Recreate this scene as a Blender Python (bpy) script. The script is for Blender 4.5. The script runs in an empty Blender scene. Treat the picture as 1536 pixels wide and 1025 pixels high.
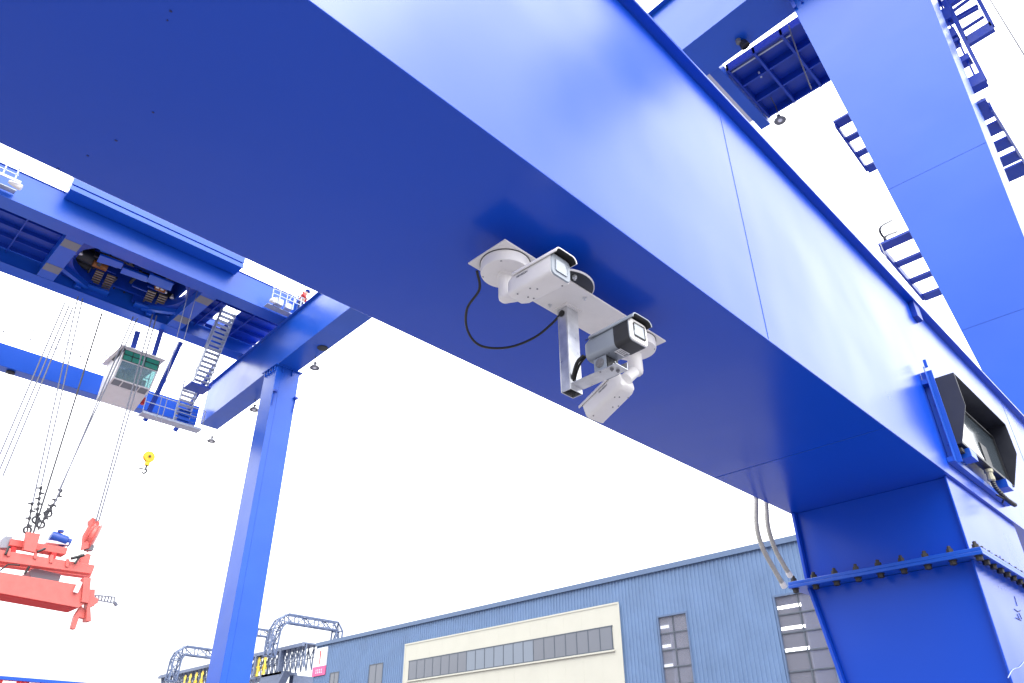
import bpy, bmesh, math, random
from mathutils import Vector, Matrix
random.seed(7)
V = Vector
sc = bpy.context.scene
COL = sc.collection
HC = 1.6                      # eye height; all coordinates below are relative to eye height, shifted at the end

# ---------------------------------------------------------------- camera geometry (measured once)
FPX = 1110.97; TH = math.radians(31.253); YAW = math.radians(44.62); ROLL = math.radians(-0.375)
Fv = V((math.cos(TH)*math.cos(YAW), math.cos(TH)*math.sin(YAW), math.sin(TH)))
R0 = V((math.sin(YAW), -math.cos(YAW), 0)); U0 = R0.cross(Fv)
Rv = math.cos(ROLL)*R0 + math.sin(ROLL)*U0
Uv = -math.sin(ROLL)*R0 + math.cos(ROLL)*U0
def at(x, y, ax, val):
    """point of the real plane  coord[ax] = val  seen at picture position x, y"""
    d = FPX*Fv + (x-768)*Rv - (y-512.5)*Uv
    return d*(val/d[ax])

# ---------------------------------------------------------------- materials
MATS = {}
def nodes(name):
    m = bpy.data.materials.new(name); m.use_nodes = True
    nt = m.node_tree; b = nt.nodes['Principled BSDF']
    return m, nt, b
def paint(name, col, rough=.4, var=.12, bump=0.0, bscale=1.2, metal=0.0, coat=0.0, dirt=None, dirtamt=.25, spec=.5, nscale=3.0, rvar=.08, fine=.0003, nd=6):
    m, nt, b = nodes(name)
    N = nt.nodes.new; L = nt.links.new
    tc = N('ShaderNodeTexCoord')
    nz = N('ShaderNodeTexNoise'); nz.inputs['Scale'].default_value = nscale; nz.inputs['Detail'].default_value = nd
    nz.inputs['Roughness'].default_value = .62
    L(tc.outputs['Object'], nz.inputs['Vector'])
    cr = N('ShaderNodeMapRange'); cr.clamp = False; cr.inputs['From Min'].default_value = .3; cr.inputs['From Max'].default_value = .7
    cr.inputs['To Min'].default_value = 1-var; cr.inputs['To Max'].default_value = 1+var
    L(nz.outputs['Fac'], cr.inputs['Value'])
    mx = N('ShaderNodeMix'); mx.data_type = 'RGBA'; mx.blend_type = 'MULTIPLY'; mx.inputs['Factor'].default_value = 1
    mx.inputs['A'].default_value = (*col, 1); L(cr.outputs['Result'], mx.inputs['B'])
    out = mx.outputs['Result']
    if dirt:
        n2 = N('ShaderNodeTexNoise'); n2.inputs['Scale'].default_value = 9; n2.inputs['Detail'].default_value = 8; n2.inputs['Roughness'].default_value = .7
        mp = N('ShaderNodeMapping'); mp.inputs['Scale'].default_value = (1, 1, .22)
        L(tc.outputs['Object'], mp.inputs['Vector']); L(mp.outputs['Vector'], n2.inputs['Vector'])
        r2 = N('ShaderNodeMapRange'); r2.inputs['From Min'].default_value = .55; r2.inputs['From Max'].default_value = .8
        r2.inputs['To Max'].default_value = dirtamt
        L(n2.outputs['Fac'], r2.inputs['Value'])
        m2 = N('ShaderNodeMix'); m2.data_type = 'RGBA'; m2.inputs['B'].default_value = (*dirt, 1)
        L(out, m2.inputs['A']); L(r2.outputs['Result'], m2.inputs['Factor']); out = m2.outputs['Result']
    L(out, b.inputs['Base Color'])
    rr = N('ShaderNodeMapRange'); rr.clamp = rough < .15; rr.inputs['From Min'].default_value = .3; rr.inputs['From Max'].default_value = .7
    rr.inputs['To Min'].default_value = max(.02, rough-rvar); rr.inputs['To Max'].default_value = rough+rvar
    L(nz.outputs['Fac'], rr.inputs['Value']); L(rr.outputs['Result'], b.inputs['Roughness'])
    b.inputs['Metallic'].default_value = metal
    b.inputs['Specular IOR Level'].default_value = spec
    b.inputs['Coat Weight'].default_value = coat; b.inputs['Coat Roughness'].default_value = .15
    if bump:
        n3 = N('ShaderNodeTexNoise'); n3.inputs['Scale'].default_value = bscale; n3.inputs['Detail'].default_value = 1.5
        L(tc.outputs['Object'], n3.inputs['Vector'])
        n4 = N('ShaderNodeTexNoise'); n4.inputs['Scale'].default_value = 160; n4.inputs['Detail'].default_value = 2
        L(tc.outputs['Object'], n4.inputs['Vector'])
        ad = N('ShaderNodeMath'); ad.operation = 'MULTIPLY_ADD'; ad.inputs[1].default_value = fine
        L(n4.outputs['Fac'], ad.inputs[0]); L(n3.outputs['Fac'], ad.inputs[2])
        bp = N('ShaderNodeBump'); bp.inputs['Strength'].default_value = 1.0; bp.inputs['Distance'].default_value = bump
        L(ad.outputs[0], bp.inputs['Height']); L(bp.outputs['Normal'], b.inputs['Normal'])
    MATS[name] = m
    return m
BLUE = paint('blue_gloss_paint', (.004, .064, .52), .25, .04, spec=.42, bump=.03, bscale=.9, nscale=.7, rvar=.02, fine=0, nd=.5)
BLUE2 = paint('blue_steel_paint', (.007, .082, .50), .32, .05, bump=.02, bscale=.6, nscale=.5, rvar=.02, fine=0, nd=.5)
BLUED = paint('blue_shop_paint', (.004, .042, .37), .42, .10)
RAIL = paint('pale_galvanised', (.42, .46, .55), .45, .15, metal=.35)
GALV = paint('bright_zinc', (.62, .63, .66), .32, .18, metal=.8, nscale=14)
WHITE = paint('white_enamel', (.80, .77, .76), .38, .03, nscale=8, dirt=(.45, .38, .33), dirtamt=.10)
PLATE = paint('white_plate', (.78, .75, .74), .5, .05, nscale=7, dirt=(.5, .4, .36), dirtamt=.14)
GREY = paint('silver_grey_enamel', (.27, .30, .35), .35, .04, nscale=8)
CHAR = paint('charcoal_plastic', (.025, .026, .032), .45, .1, nscale=10)
HOOD = paint('charcoal_sheet', (.016, .018, .030), .42, .12, nscale=5)
BLACK = paint('black_rubber', (.008, .008, .009), .5, .1)
RUST = paint('dark_rusty_bolt', (.022, .018, .017), .6, .4, nscale=40)
RED = paint('red_spreader_paint', (.66, .135, .115), .42, .08, nscale=3, dirt=(.3, .03, .02), dirtamt=.2)
REDD = paint('red_safety', (.6, .02, .02), .5, .05)
YEL = paint('yellow_hook_paint', (.80, .42, .01), .4, .08)
ROPE = paint('steel_wire_rope', (.03, .03, .04), .5, .2)
ROPEP = paint('pale_wire_rope', (.13, .135, .18), .5, .2)
LATT = paint('grey_lattice_paint', (.13, .16, .25), .5, .15)
LATTP = paint('pale_lattice_paint', (.10, .135, .24), .5, .15)
GLYPH = paint('yellow_letter', (.85, .62, .08), .5, .1)
CLAD = paint('blue_grey_cladding', (.125, .20, .345), .5, .10, nscale=.4, dirt=(.16, .22, .32), dirtamt=.4)
CREAM = paint('cream_cladding', (.50, .485, .415), .6, .03, nscale=.5, dirt=(.45, .42, .36), dirtamt=.12)
TRIM = paint('pale_blue_trim', (.095, .145, .25), .5, .06)
FRAME = paint('dark_window_frame', (.07, .085, .11), .5, .1)
CONC = paint('concrete_yard', (.135, .13, .14), .85, .18, nscale=.15, dirt=(.16, .16, .16), dirtamt=.5)
CABW = paint('cab_white', (.74, .71, .70), .45, .04, dirt=(.5, .44, .42), dirtamt=.15)
DUCT = paint('corrugated_conduit', (.42, .40, .37), .5, .2, nscale=30, dirt=(.15, .12, .10), dirtamt=.6)
MACH = paint('dark_machinery', (.02, .022, .03), .5, .3)
BRASS = paint('bronze_bars', (.22, .17, .12), .45, .2, metal=.4)
ORANGE = paint('orange_motor', (.30, .10, .02), .5, .1)
SKIN = paint('skin', (.45, .27, .2), .6, .05)
PINK = paint('pink_sign_band', (.75, .10, .25), .5, .03)
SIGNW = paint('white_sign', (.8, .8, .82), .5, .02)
LAMPG = paint('grey_lamp', (.17, .17, .19), .45, .1)
INTER = paint('interior_grey', (.50, .53, .62), .8, .1)
SCUFF = paint('scuffed_primer', (.30, .36, .62), .6, .2)
MARK = paint('marker_ink', (.01, .02, .12), .6, .05)
def glassy(name, col, rough=.06, spec=.8, alpha=None, trans=None):
    m, nt, b = nodes(name)
    b.inputs['Base Color'].default_value = (*col, 1); b.inputs['Roughness'].default_value = rough
    b.inputs['Specular IOR Level'].default_value = spec
    if trans is not None:
        N = nt.nodes.new; L = nt.links.new
        t = N('ShaderNodeBsdfTransparent'); t.inputs['Color'].default_value = (*trans, 1)
        mx = N('ShaderNodeMixShader'); mx.inputs['Fac'].default_value = alpha
        L(t.outputs[0], mx.inputs[1]); L(b.outputs[0], mx.inputs[2])
        L(mx.outputs[0], nt.nodes['Material Output'].inputs['Surface'])
    else:
        N = nt.nodes.new; L = nt.links.new
        tc = N('ShaderNodeTexCoord'); nz = N('ShaderNodeTexNoise'); nz.inputs['Scale'].default_value = .6
        L(tc.outputs['Object'], nz.inputs['Vector'])
        bp = N('ShaderNodeBump'); bp.inputs['Distance'].default_value = .02; bp.inputs['Strength'].default_value = .5
        L(nz.outputs['Fac'], bp.inputs['Height']); L(bp.outputs['Normal'], b.inputs['Normal'])
    return m
LENS = glassy('lens_window', (.30, .33, .38), .08, 1.0)
GLASS = glassy('window_glass', (.16, .17, .20), .08, .9)
GLASSP = glassy('pale_blind_glass', (.20, .23, .28), .12, .7)
CLEAR = glassy('clear_glass', (.30, .30, .36), .04, .8, .40, (.88, .90, .96))
GREENG = glassy('green_tint_glass', (.06, .38, .27), .12, .5, .75, (.35, .75, .6))
CABG = glassy('cab_windscreen', (.40, .52, .54), .05, .7, .35, (.75, .92, .92))
SCRG = glassy('screen_glass', (.05, .065, .08), .10, .9)
def emit(name, col, s):
    m, nt, b = nodes(name)
    b.inputs['Emission Color'].default_value = (*col, 1); b.inputs['Emission Strength'].default_value = s
    b.inputs['Base Color'].default_value = (*col, 1)
    return m
TUBE = emit('lit_tube', (1, .98, .95), 3.0)

# ---------------------------------------------------------------- mesh collector
class MB:
    def __init__(s): s.bm = bmesh.new()
    def faces(s, pts, fs):
        vs = [s.bm.verts.new(p) for p in pts]
        for f in fs:
            try: s.bm.faces.new([vs[i] for i in f])
            except ValueError: pass
        return s
    def hexa(s, p):        # p[0..3] one face, p[4..7] the opposite one
        return s.faces(p, [(0,1,2,3),(7,6,5,4),(0,4,5,1),(1,5,6,2),(2,6,7,3),(3,7,4,0)])
    def box(s, x0, x1, y0, y1, z0, z1):
        return s.hexa([V((x0,y0,z0)),V((x1,y0,z0)),V((x1,y1,z0)),V((x0,y1,z0)),V((x0,y0,z1)),V((x1,y0,z1)),V((x1,y1,z1)),V((x0,y1,z1))])
    def prism(s, poly, ext):
        n = len(poly); pts = [V(p) for p in poly] + [V(p)+V(ext) for p in poly]
        fs = [tuple(range(n)), tuple(range(2*n-1, n-1, -1))] + [(i, i+n, (i+1) % n+n, (i+1) % n) for i in range(n)]
        return s.faces(pts, fs)
    def beam(s, p, q, w, h, up=(0,0,1)):
        p, q = V(p), V(q); d = (q-p).normalized(); u = V(up)
        if abs(d.dot(u)) > .99: u = V((1,0,0))
        a = d.cross(u).normalized()*(w/2); b = a.cross(d).normalized()*(h/2)
        return s.hexa([p-a-b, p+a-b, p+a+b, p-a+b, q-a-b, q+a-b, q+a+b, q-a+b])
    def tube(s, pts, r, n=8, cap=True):
        pts = [V(p) for p in pts]; rings = []
        u = None
        for i, p in enumerate(pts):
            d = (pts[min(i+1, len(pts)-1)]-pts[max(i-1, 0)]).normalized()
            if u is None:
                u = d.orthogonal().normalized()
            else:
                u = (u-d*u.dot(d)).normalized()
            w = d.cross(u)
            rr = r[i] if isinstance(r, (list, tuple)) else r
            rings.append([s.bm.verts.new(p+(u*math.cos(2*math.pi*k/n)+w*math.sin(2*math.pi*k/n))*rr) for k in range(n)])
        for a, b in zip(rings, rings[1:]):
            for k in range(n):
                f = s.bm.faces.new((a[k], a[(k+1) % n], b[(k+1) % n], b[k])); f.smooth = n > 6
        if cap:
            s.bm.faces.new(rings[0][::-1]); s.bm.faces.new(rings[-1])
        return s
    def lathe(s, c, axis, prof, n=32, smooth=True):   # prof: (radius, height along axis)
        c = V(c); ax = V(axis).normalized(); u = ax.orthogonal().normalized(); w = ax.cross(u)
        rings = []
        for r, h in prof:
            rings.append([s.bm.verts.new(c+ax*h+(u*math.cos(2*math.pi*k/n)+w*math.sin(2*math.pi*k/n))*max(r, 1e-4)) for k in range(n)])
        for a, b in zip(rings, rings[1:]):
            for k in range(n):
                f = s.bm.faces.new((a[k], a[(k+1) % n], b[(k+1) % n], b[k])); f.smooth = smooth
        s.bm.faces.new(rings[0][::-1]); s.bm.faces.new(rings[-1])
        return s
    def obj(s, name, mat, parent=None, bevel=0, auto=True, xf=None):
        if xf is not None: s.bm.transform(xf)
        bmesh.ops.recalc_face_normals(s.bm, faces=s.bm.faces)
        me = bpy.data.meshes.new(name); s.bm.to_mesh(me); s.bm.free()
        if mat: me.materials.append(mat)
        o = bpy.data.objects.new(name, me); COL.objects.link(o)
        if parent: o.parent = parent
        if auto:
            try: me.set_sharp_from_angle(angle=math.radians(35))
            except Exception: pass
        if bevel:
            b = o.modifiers.new('bevel', 'BEVEL'); b.width = bevel; b.segments = 2; b.limit_method = 'ANGLE'
            b.angle_limit = math.radians(40); b.use_clamp_overlap = True
        return o
def _split(s, name, mat, parent, **kw):
    s.bm.verts.index_update(); seen = set(); out = []
    for v in list(s.bm.verts):
        if v in seen: continue
        st = [v]; comp = []; seen.add(v)
        while st:
            a = st.pop(); comp.append(a)
            for e in a.link_edges:
                c = e.other_vert(a)
                if c not in seen: seen.add(c); st.append(c)
        out.append(comp)
    res = []
    for comp in out:
        m = MB(); mp = {v: m.bm.verts.new(v.co) for v in comp}
        for f in {f for v in comp for f in v.link_faces}:
            try: nf = m.bm.faces.new([mp[v] for v in f.verts]); nf.smooth = f.smooth
            except ValueError: pass
        res.append(m.obj(name, mat, parent, **kw))
    s.bm.free(); return res
MB.split = _split
def tag(o, label, cat, group=None, kind=None):
    if label: o['label'] = label
    if cat: o['category'] = cat
    if group: o['group'] = group
    if kind: o['kind'] = kind
    return o
def thing(name, label, cat, group=None):
    o = bpy.data.objects.new(name, None); COL.objects.link(o); o.empty_display_size = .2
    return tag(o, label, cat, group)
def struct(o): o['kind'] = 'structure'; return o
def curve(pts, n=8):
    """smooth polyline through points (Catmull-Rom)"""
    pts = [V(p) for p in pts]; P = [pts[0]*2-pts[1]] + pts + [pts[-1]*2-pts[-2]]; out = []
    for i in range(1, len(P)-2):
        for k in range(n):
            t = k/n; a, b, c, d = P[i-1], P[i], P[i+1], P[i+2]
            out.append(.5*((2*b)+(c-a)*t+(2*a-5*b+4*c-d)*t*t+(3*b-a-3*c+d)*t**3))
    out.append(pts[-1]); return out
def text_mesh(txt, size, depth=.0006):
    cu = bpy.data.curves.new('lettering', 'FONT'); cu.body = txt; cu.size = size; cu.extrude = depth; cu.align_x = 'CENTER'; cu.align_y = 'CENTER'
    t = bpy.data.objects.new('lettering', cu); COL.objects.link(t)
    bpy.context.view_layer.update()
    me = bpy.data.meshes.new_from_object(t.evaluated_get(bpy.context.evaluated_depsgraph_get()))
    bpy.data.objects.remove(t)
    return me
def lettering(txt, size, mat, parent, origin, xdir, up):
    me = text_mesh(txt, size); x = V(xdir).normalized(); u = V(up); u = (u-x*u.dot(x)).normalized(); n = x.cross(u)
    m = Matrix((x, u, n)).transposed().to_4x4(); m.translation = V(origin)
    me.transform(m); me.materials.clear(); me.materials.append(mat)
    o = bpy.data.objects.new('lettering', me); COL.objects.link(o); o.parent = parent
    return o
def inst(o, loc, parent=None):
    c = o.copy(); COL.objects.link(c); c.location = loc
    if parent is not None: c.parent = parent
    c['_inst'] = 1
    return c

# ================================================================= ground
g = MB(); g.faces([V((-3000,-3000,-HC)), V((3000,-3000,-HC)), V((3000,3000,-HC)), V((-3000,3000,-HC))], [(0,1,2,3)])
struct(g.obj('ground', CONC, auto=False))

# ================================================================= THE GANTRY CRANE
crane = thing('gantry_crane', 'huge blue steel gantry crane whose box girders and legs fill the picture', 'gantry crane')
Y0, Y1, ZB, ZT = 1.38, 2.63, 2.0, 3.83
XL = 6.02
# sill beam: webs + flanges as one welded box, seams as raised weld beads
b = MB()
b.box(-14, 22, Y0, Y1, ZB+.016, ZT)
b.box(-14.02, 22.02, Y0-.012, Y1+.012, ZB, ZB+.015)
b.box(-14.02, 22.02, Y0-.062, Y1+.062, ZT+.001, ZT+.026)
sill = b.obj('sill_beam', BLUE, crane, bevel=.004)
b = MB()
for x in (3.325, -3.0, 9.4): b.beam((x, Y0-.0005, ZB+.02), (x, Y0-.0005, ZT), .004, .0035, (0,1,0))
for x in (4.83, -1.6): b.beam((x, Y0, ZB-.0005), (x, Y1, ZB-.0005), .006, .004, (0,0,1))
b.split('weld_seam', BLUE2, sill)
b = MB()
for (x, y, l) in ((172,210,4),(130,233,3),(86,252,2.5),(254,16,4),(250,30,2),(228,168,3)):
    p, q = at(x,y,2,ZB-.0008), at(x+l,y+l*.35+.8,2,ZB-.0008); b.beam(p, q, .003+.0008*l, .0015, (0,0,1))
b.split('paint_chip', MARK, sill)
b = MB(); p = at(1376,468,1,1.34); b.box(p.x-.05, p.x+.09, 1.335, 1.378, ZT-.16, ZT-.001); b.obj('clip', BLUED, sill)
# lower leg between sill and flange, then below the flange
b = MB()
b.box(XL+.04, 7.74, 1.41, 2.60, 1.432, ZB-.001)
b.box(XL-.012, 7.80, 2.601, 2.625, 1.432, ZB-.001)          # rear web stands proud
b.box(XL-.003, 7.77, 1.395, 1.409, 1.432, ZB-.001)
b.prism([(7.741, 1.41, ZB-.001), (7.741, 1.41, 1.75), (7.85, 1.41, ZB-.001)], (0, .9, 0))
upl = b.obj('leg_stub', BLUE, crane, bevel=.003)
b = MB()
z0 = -1.0
b.hexa([V((XL+.045,1.41,z0)),V((7.74,1.41,z0)),V((7.74,2.24,z0)),V((XL+.045,2.24,z0)),V((XL+.045,1.41,1.378)),V((7.74,1.41,1.378)),V((7.74,2.595,1.378)),V((XL+.045,2.595,1.378))])
b.hexa([V((XL-.012,2.241,z0)),V((7.80,2.241,z0)),V((7.80,2.265,z0)),V((XL-.012,2.265,z0)),V((XL-.012,2.596,1.378)),V((7.80,2.596,1.378)),V((7.80,2.62,1.378)),V((XL-.012,2.62,1.378))])
b.box(XL-.003, 7.77, 1.395, 1.409, z0, 1.378)
b.box(XL-.2, 7.95, 1.2, 2.5, -HC, z0-.001)
lleg = b.obj('lower_leg', BLUE, crane, bevel=.003)
b = MB()     # handwritten inspection marks and scuffs on the leg
for (p, q) in (((1522,895),(1526,909)),((1522,914),(1527,918)),((1527,918),(1531,916)),((1526,921),(1530,930)),((1529,920),(1533,929)),((1524,927),(1532,931)),((1500,834),(1503,845))):
    y = 1.3925
    b.beam(at(*p,1,y), at(*q,1,y), .006, .003, (0,1,0))
b.split('inspection_mark', MARK, lleg)
b = MB()
pts = [at(x,y,1,1.392) for x, y in ((1512,1017),(1518,1006),(1523,1003),(1529,1001),(1536,993))]
b.tube(curve(pts,5), .003, 5)
for x, y in ((1498,880),(1503,883),(1508,884)): b.lathe(at(x,y,1,1.394), (0,-1,0), [(.008,0),(.004,.002)], 7)
b.split('paint_scratch', SCUFF, lleg)
# bolted flange
b = MB()
b.box(XL-.10, 7.90, 1.30, 2.735, 1.380, 1.4035); b.box(XL-.097, 7.897, 1.303, 2.732, 1.4045, 1.430)
flange = b.obj('leg_flange', BLUE2, crane, bevel=.003)
b = MB()
b.lathe((0,0,0), (0,0,1), [(.012,-.086),(.024,-.082),(.024,-.056),(.031,-.055),(.031,-.0513),(.014,-.0512),(.014,.0004),(.031,.0006),(.031,.006),(.024,.0065),(.024,.028),(.014,.0285),(.014,.046),(.010,.05)], 6, False)
bolt = b.obj('bolt', RUST, flange); bolt['_inst'] = 1
first = True
bp = [(XL-.058, 1.34+i*(2.695-1.34)/8) for i in range(9)] + [(XL+.11+i*.165, 1.345) for i in range(11)]
for x, y in bp:
    if first: bolt.location = (x, y, 1.431); first = False
    else: inst(bolt, (x, y, 1.431), flange).rotation_euler.z = random.random()
bolt.rotation_euler.z = .3

# upper leg (tapered, rises from the sill to the end beam)
X0 = 16.0
def legy(z): return (1.30-.0435*(z-4)*1.0, 2.14+.0945*(z-4)*1.0)
zt = 20.99
(l0a, l0b), (l1a, l1b) = legy(3.86), legy(zt)
l0a, l0b, l1a, l1b = 1.142, 2.15, .40, 3.78
DX = 1.75
b = MB()
b.hexa([V((X0,l0a,3.86)),V((X0+1.2,l0a,3.86)),V((X0+1.2,l0b,3.86)),V((X0,l0b,3.86)),V((X0,l1a,zt)),V((X0+DX,l1a,zt)),V((X0+DX,l1b,zt)),V((X0,l1b,zt))])
leg = b.obj('upper_leg', BLUE2, crane, bevel=.006)
b = MB()
for z in (8.2, 12.4):
    t = (z-3.86)/(zt-3.86); b.beam((X0-.002, l0a+(l1a-l0a)*t, z), (X0-.002, l0b+(l1b-l0b)*t, z), .006, .0025, (0,0,1))
b.split('weld_seam', BLUE2, leg)
b = MB()     # bolted gusset flange at the leg top
b.beam((X0-.06, l1b-.06, 20.95), (X0-.06, l1b-.14, 20.15), .10, .05, (1,0,0))
for i in range(4): b.lathe((X0-.001, l1b-.30-i*.02, 20.8-i*.19), (-1,.1,0), [(.04,0),(.04,.05),(.02,.05),(.02,.08)], 6, False)
b.split('gusset', BLUED, leg)

# end beam on top of both legs
Z = 21.0
def xn(y): return .717*Z+.050*y
def xf(y): return .790*Z+.0434*y
ya, yb, ztop = -9, 46.4, 23.8
b = MB()
b.hexa([V((xn(ya),ya,Z)),V((xf(ya),ya,Z)),V((xf(yb),yb,Z)),V((xn(yb),yb,Z)),V((xn(ya),ya,ztop)),V((xf(ya),ya,ztop)),V((xf(yb),yb,ztop)),V((xn(yb),yb,ztop))])
o = .16
b.hexa([V((xn(ya)-o,ya,ztop+.002)),V((xf(ya)+o,ya,ztop+.002)),V((xf(yb)+o,yb+.02,ztop+.002)),V((xn(yb)-o,yb+.02,ztop+.002)),
        V((xn(ya)-o,ya,ztop+.05)),V((xf(ya)+o,ya,ztop+.05)),V((xf(yb)+o,yb+.02,ztop+.05)),V((xn(yb)-o,yb+.02,ztop+.05))])
b.obj('end_beam', BLUE2, crane, bevel=.012)
b = MB(); p = at(484,522,2,Z); b.lathe((p.x,p.y,Z-.002), (0,0,-1), [(.30,0),(.30,.03),(.2,.05)], 18); b.obj('drain_cover', MACH, crane)
# far leg
b = MB(); b.box(16.85, 18.30, 35.52, 36.95, -HC, 20.93)
fleg = b.obj('far_leg', BLUE2, crane, bevel=.012)
b = MB(); b.box(16.72, 18.44, 35.40, 37.08, 20.935, 20.995)
for i in range(5): b.box(16.74+.02, 16.84, 35.6+i*.28, 35.66+i*.28, 20.62, 20.93)
for x in (17.2, 17.8): b.box(x, x+.05, 35.42, 35.515, 20.6, 20.93)
b.obj('flange', BLUE2, fleg)
b = MB(); b.beam((17.18, 35.515, -1), (17.18, 35.515, 20.9), .03, .012, (0,1,0)); b.obj('weld_seam', BLUE2, fleg)
b = MB()
for (px, py) in ((412,587),(443,598)):
    p = at(px,py,1,35.50); b.box(p.x-.1,p.x+.1,35.35,35.517,p.z-.06,p.z+.06); b.beam(p+V((0,-.06,-.03)), p+V((-.05,-.06,-.9)), .04,.04)
b.split('cable_clip', BLUED, fleg)

# main girders running along X on the far end beam
ZG = 24.0; YF = 35.3; YBk = 42.0; ZGT = 25.68
b = MB(); b.box(-22, 17.6, YF+.02, YF+.86, ZG+.03, ZGT); b.box(-22, 17.6, YF, YF+1.0, ZG, ZG+.029); b.box(-22, 17.6, YF-.03, YF+.95, ZGT+.001, ZGT+.04)
b.obj('main_girder', BLUE2, crane, bevel=.01)
b = MB(); b.box(-22, 17.6, YBk-.86, YBk-.02, ZG+.03, ZGT); b.box(-22, 17.6, YBk-1.0, YBk, ZG, ZG+.029); b.box(-22,17.6,YBk-.9,YBk+.02,ZGT+.001,ZGT+.04)
b.obj('main_girder', BLUE2, crane, bevel=.01)
# ribbed deck bays either side of the trolley slot
tie1 = (at(109,349,2,ZG).x+at(64,436,2,ZG).x)/2; tie2 = (at(306,440,2,ZG).x+at(257,505,2,ZG).x)/2
def deck(x0, x1, hole=None):
    b = MB()
    if hole is None: b.box(x0, x1, YF+.9, YBk-.9, 24.95, 24.99)
    else:
        hx0,hx1,hy0,hy1 = hole
        b.box(x0,hx0,YF+.9,YBk-.9,24.95,24.99); b.box(hx1,x1,YF+.9,YBk-.9,24.95,24.99)
        b.box(hx0+.001,hx1-.001,YF+.9,hy0,24.95,24.99); b.box(hx0+.001,hx1-.001,hy1,YBk-.9,24.95,24.99)
    for i in range(5):
        y = YF+1.25+i*1.05
        if hole and hole[2]-.1 < y < hole[3]+.1:
            b.box(x0,hole[0],y-.02,y+.02,24.72,24.949); b.box(hole[1],x1,y-.02,y+.02,24.72,24.949)
        else: b.box(x0, x1, y-.02, y+.02, 24.72, 24.949)
    x = x1-1.9
    while x > x0+.3:
        if not (hole and hole[0]-.1 < x < hole[1]+.1): b.box(x-.03, x+.03, YF+1.01, YBk-1.01, 24.60, 24.719)
        x -= 2.1
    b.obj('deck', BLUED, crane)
hat = [at(x,y,2,24.95) for x, y in ((335,457),(357,466),(335,492),(312,486))]
hx0, hx1 = min(p.x for p in hat)+.2, max(p.x for p in hat)-.1; hy0, hy1 = min(p.y for p in hat), max(p.y for p in hat)
deck(-20, tie1-.2); deck(tie2+.2, 17.6, (hx0,hx1,hy0,hy1))
def tie(x):
    b = MB(); b.box(x-.42, x+.42, YF+1.002, YBk-1.002, ZG+.02, ZG+.8)
    o = b.obj('cross_tie', BLUE2, crane, bevel=.01)
    b = MB()
    for y in (YF+1.3, YBk-2.6): b.box(x-.40, x+.40, y, y+.75, ZG+.006, ZG+.019)
    b.split('splice_plate', LAMPG, o)
tie(tie1); tie(tie2)
# middle bay: deck with a slot rounded at both ends
b = MB(); xa, xb = tie1+.43, tie2-.43; r = 2.1; yc = (YF+YBk)/2; yq0, yq1 = YF+1.0, YBk-1.0
for sgn, xe in ((1, xa), (-1, xb)):
    arc = [V((xe+sgn*(r+.15)-sgn*r*math.sin(t), yc-r*math.cos(t), 24.6)) for t in [math.pi*k/14 for k in range(15)]]
    poly = [V((xe+sgn*(r+.15), yq0, 24.6))] + arc + [V((xe+sgn*(r+.15), yq1, 24.6)), V((xe, yq1, 24.6)), V((xe, yq0, 24.6))]
    b.prism(poly, (0,0,.45))
b.obj('slot_deck', BLUED, crane)
b = MB()
for xe, s in ((xa, 1), (xb, -1)):
    b.beam((xe-s*.2, yc+r*.6, ZG+.5), (xe+s*1.6, yq1-.1, ZG+.45), .28, .3); b.beam((xe+s*1.0, yc+r+.2, ZG+.3), (xe+s*1.3, yq1, ZG+.3), .4,.3)
b.split('gusset', BLUE2, crane)
# walkway box on the front of the near girder
b = MB(); xa_, xb_ = 4.1, 13.2
b.box(xa_, xb_, 34.36, YF-.035, 25.30, 26.9); b.box(xa_-.02, xb_+.02, 34.30, 34.355, 25.28, 25.55); b.box(xa_-.02,xb_+.02,34.29,34.355,25.62,26.92)
b.obj('walkway_box', BLUE2, crane, bevel=.008)
def handrail(pts, h=1.1, n=2, r=.022, mat=RAIL, name='handrail', parent=crane, postgap=1.4, up=V((0,0,1))):
    b = MB(); pts = [V(p) for p in pts]
    for p, q in zip(pts, pts[1:]):
        L = (q-p).length; k = max(1, round(L/postgap))
        for i in range(k+1):
            a = p.lerp(q, i/k); b.tube([a, a+up*h], r*.9, 6)
        for j in range(n): b.tube([p+up*h*(j+1)/n, q+up*h*(j+1)/n], r, 6)
    return b.obj(name, mat, parent)
handrail([(-16, YF+.05, ZGT+.04), (4.0, YF+.05, ZGT+.04)], 1.15, 3, .026)
handrail([(-16, YF+.9, ZGT+.04), (4.0, YF+.9, ZGT+.04)], 1.15, 2, .022)
handrail([(13.4, YF+.9, ZGT+.04), (17.2, YF+.9, ZGT+.04)], 1.15, 2, .02)
handrail([(-20, 46.35, 22.25), (13.5, 46.35, 22.25)], 1.3, 2, .03, ROPEP)
b = MB()   # lamp bracket platform on the girder, left end
p = at(30,277,1,34.4); b.box(-3, p.x, 34.9, YF-.05, p.z-.06, p.z-.02); b.box(-3,p.x,34.28,34.33,p.z-.01,p.z+.12)
for i in range(6): b.box(p.x-.3-i*.5,p.x-.24-i*.5,34.3,34.36,p.z,p.z+.75)
b.box(-3,p.x-.2,34.3,34.36,p.z+.7,p.z+.76); b.box(-3,p.x-.2,34.3,34.36,p.z+.36,p.z+.40)
b.obj('lamp_platform', RAIL, crane)
b = MB(); b.lathe((p.x+.05, 34.5, p.z-.08), (1,-.2,-.25), [(.08,-.5),(.13,-.3),(.16,0),(.15,.06),(.06,.08)], 14); b.obj('floodlight', CABW, crane)
b = MB()
p = at(432,452,1,34.5); q = at(408,440,1,34.5)
b.box(q.x, p.x+.9, 34.8, YF-.05, p.z-.52, p.z-.47)
for i in range(5): b.box(q.x+i*.45, q.x+.05+i*.45, 34.4, 34.45, p.z-.5, p.z+.62)
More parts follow.
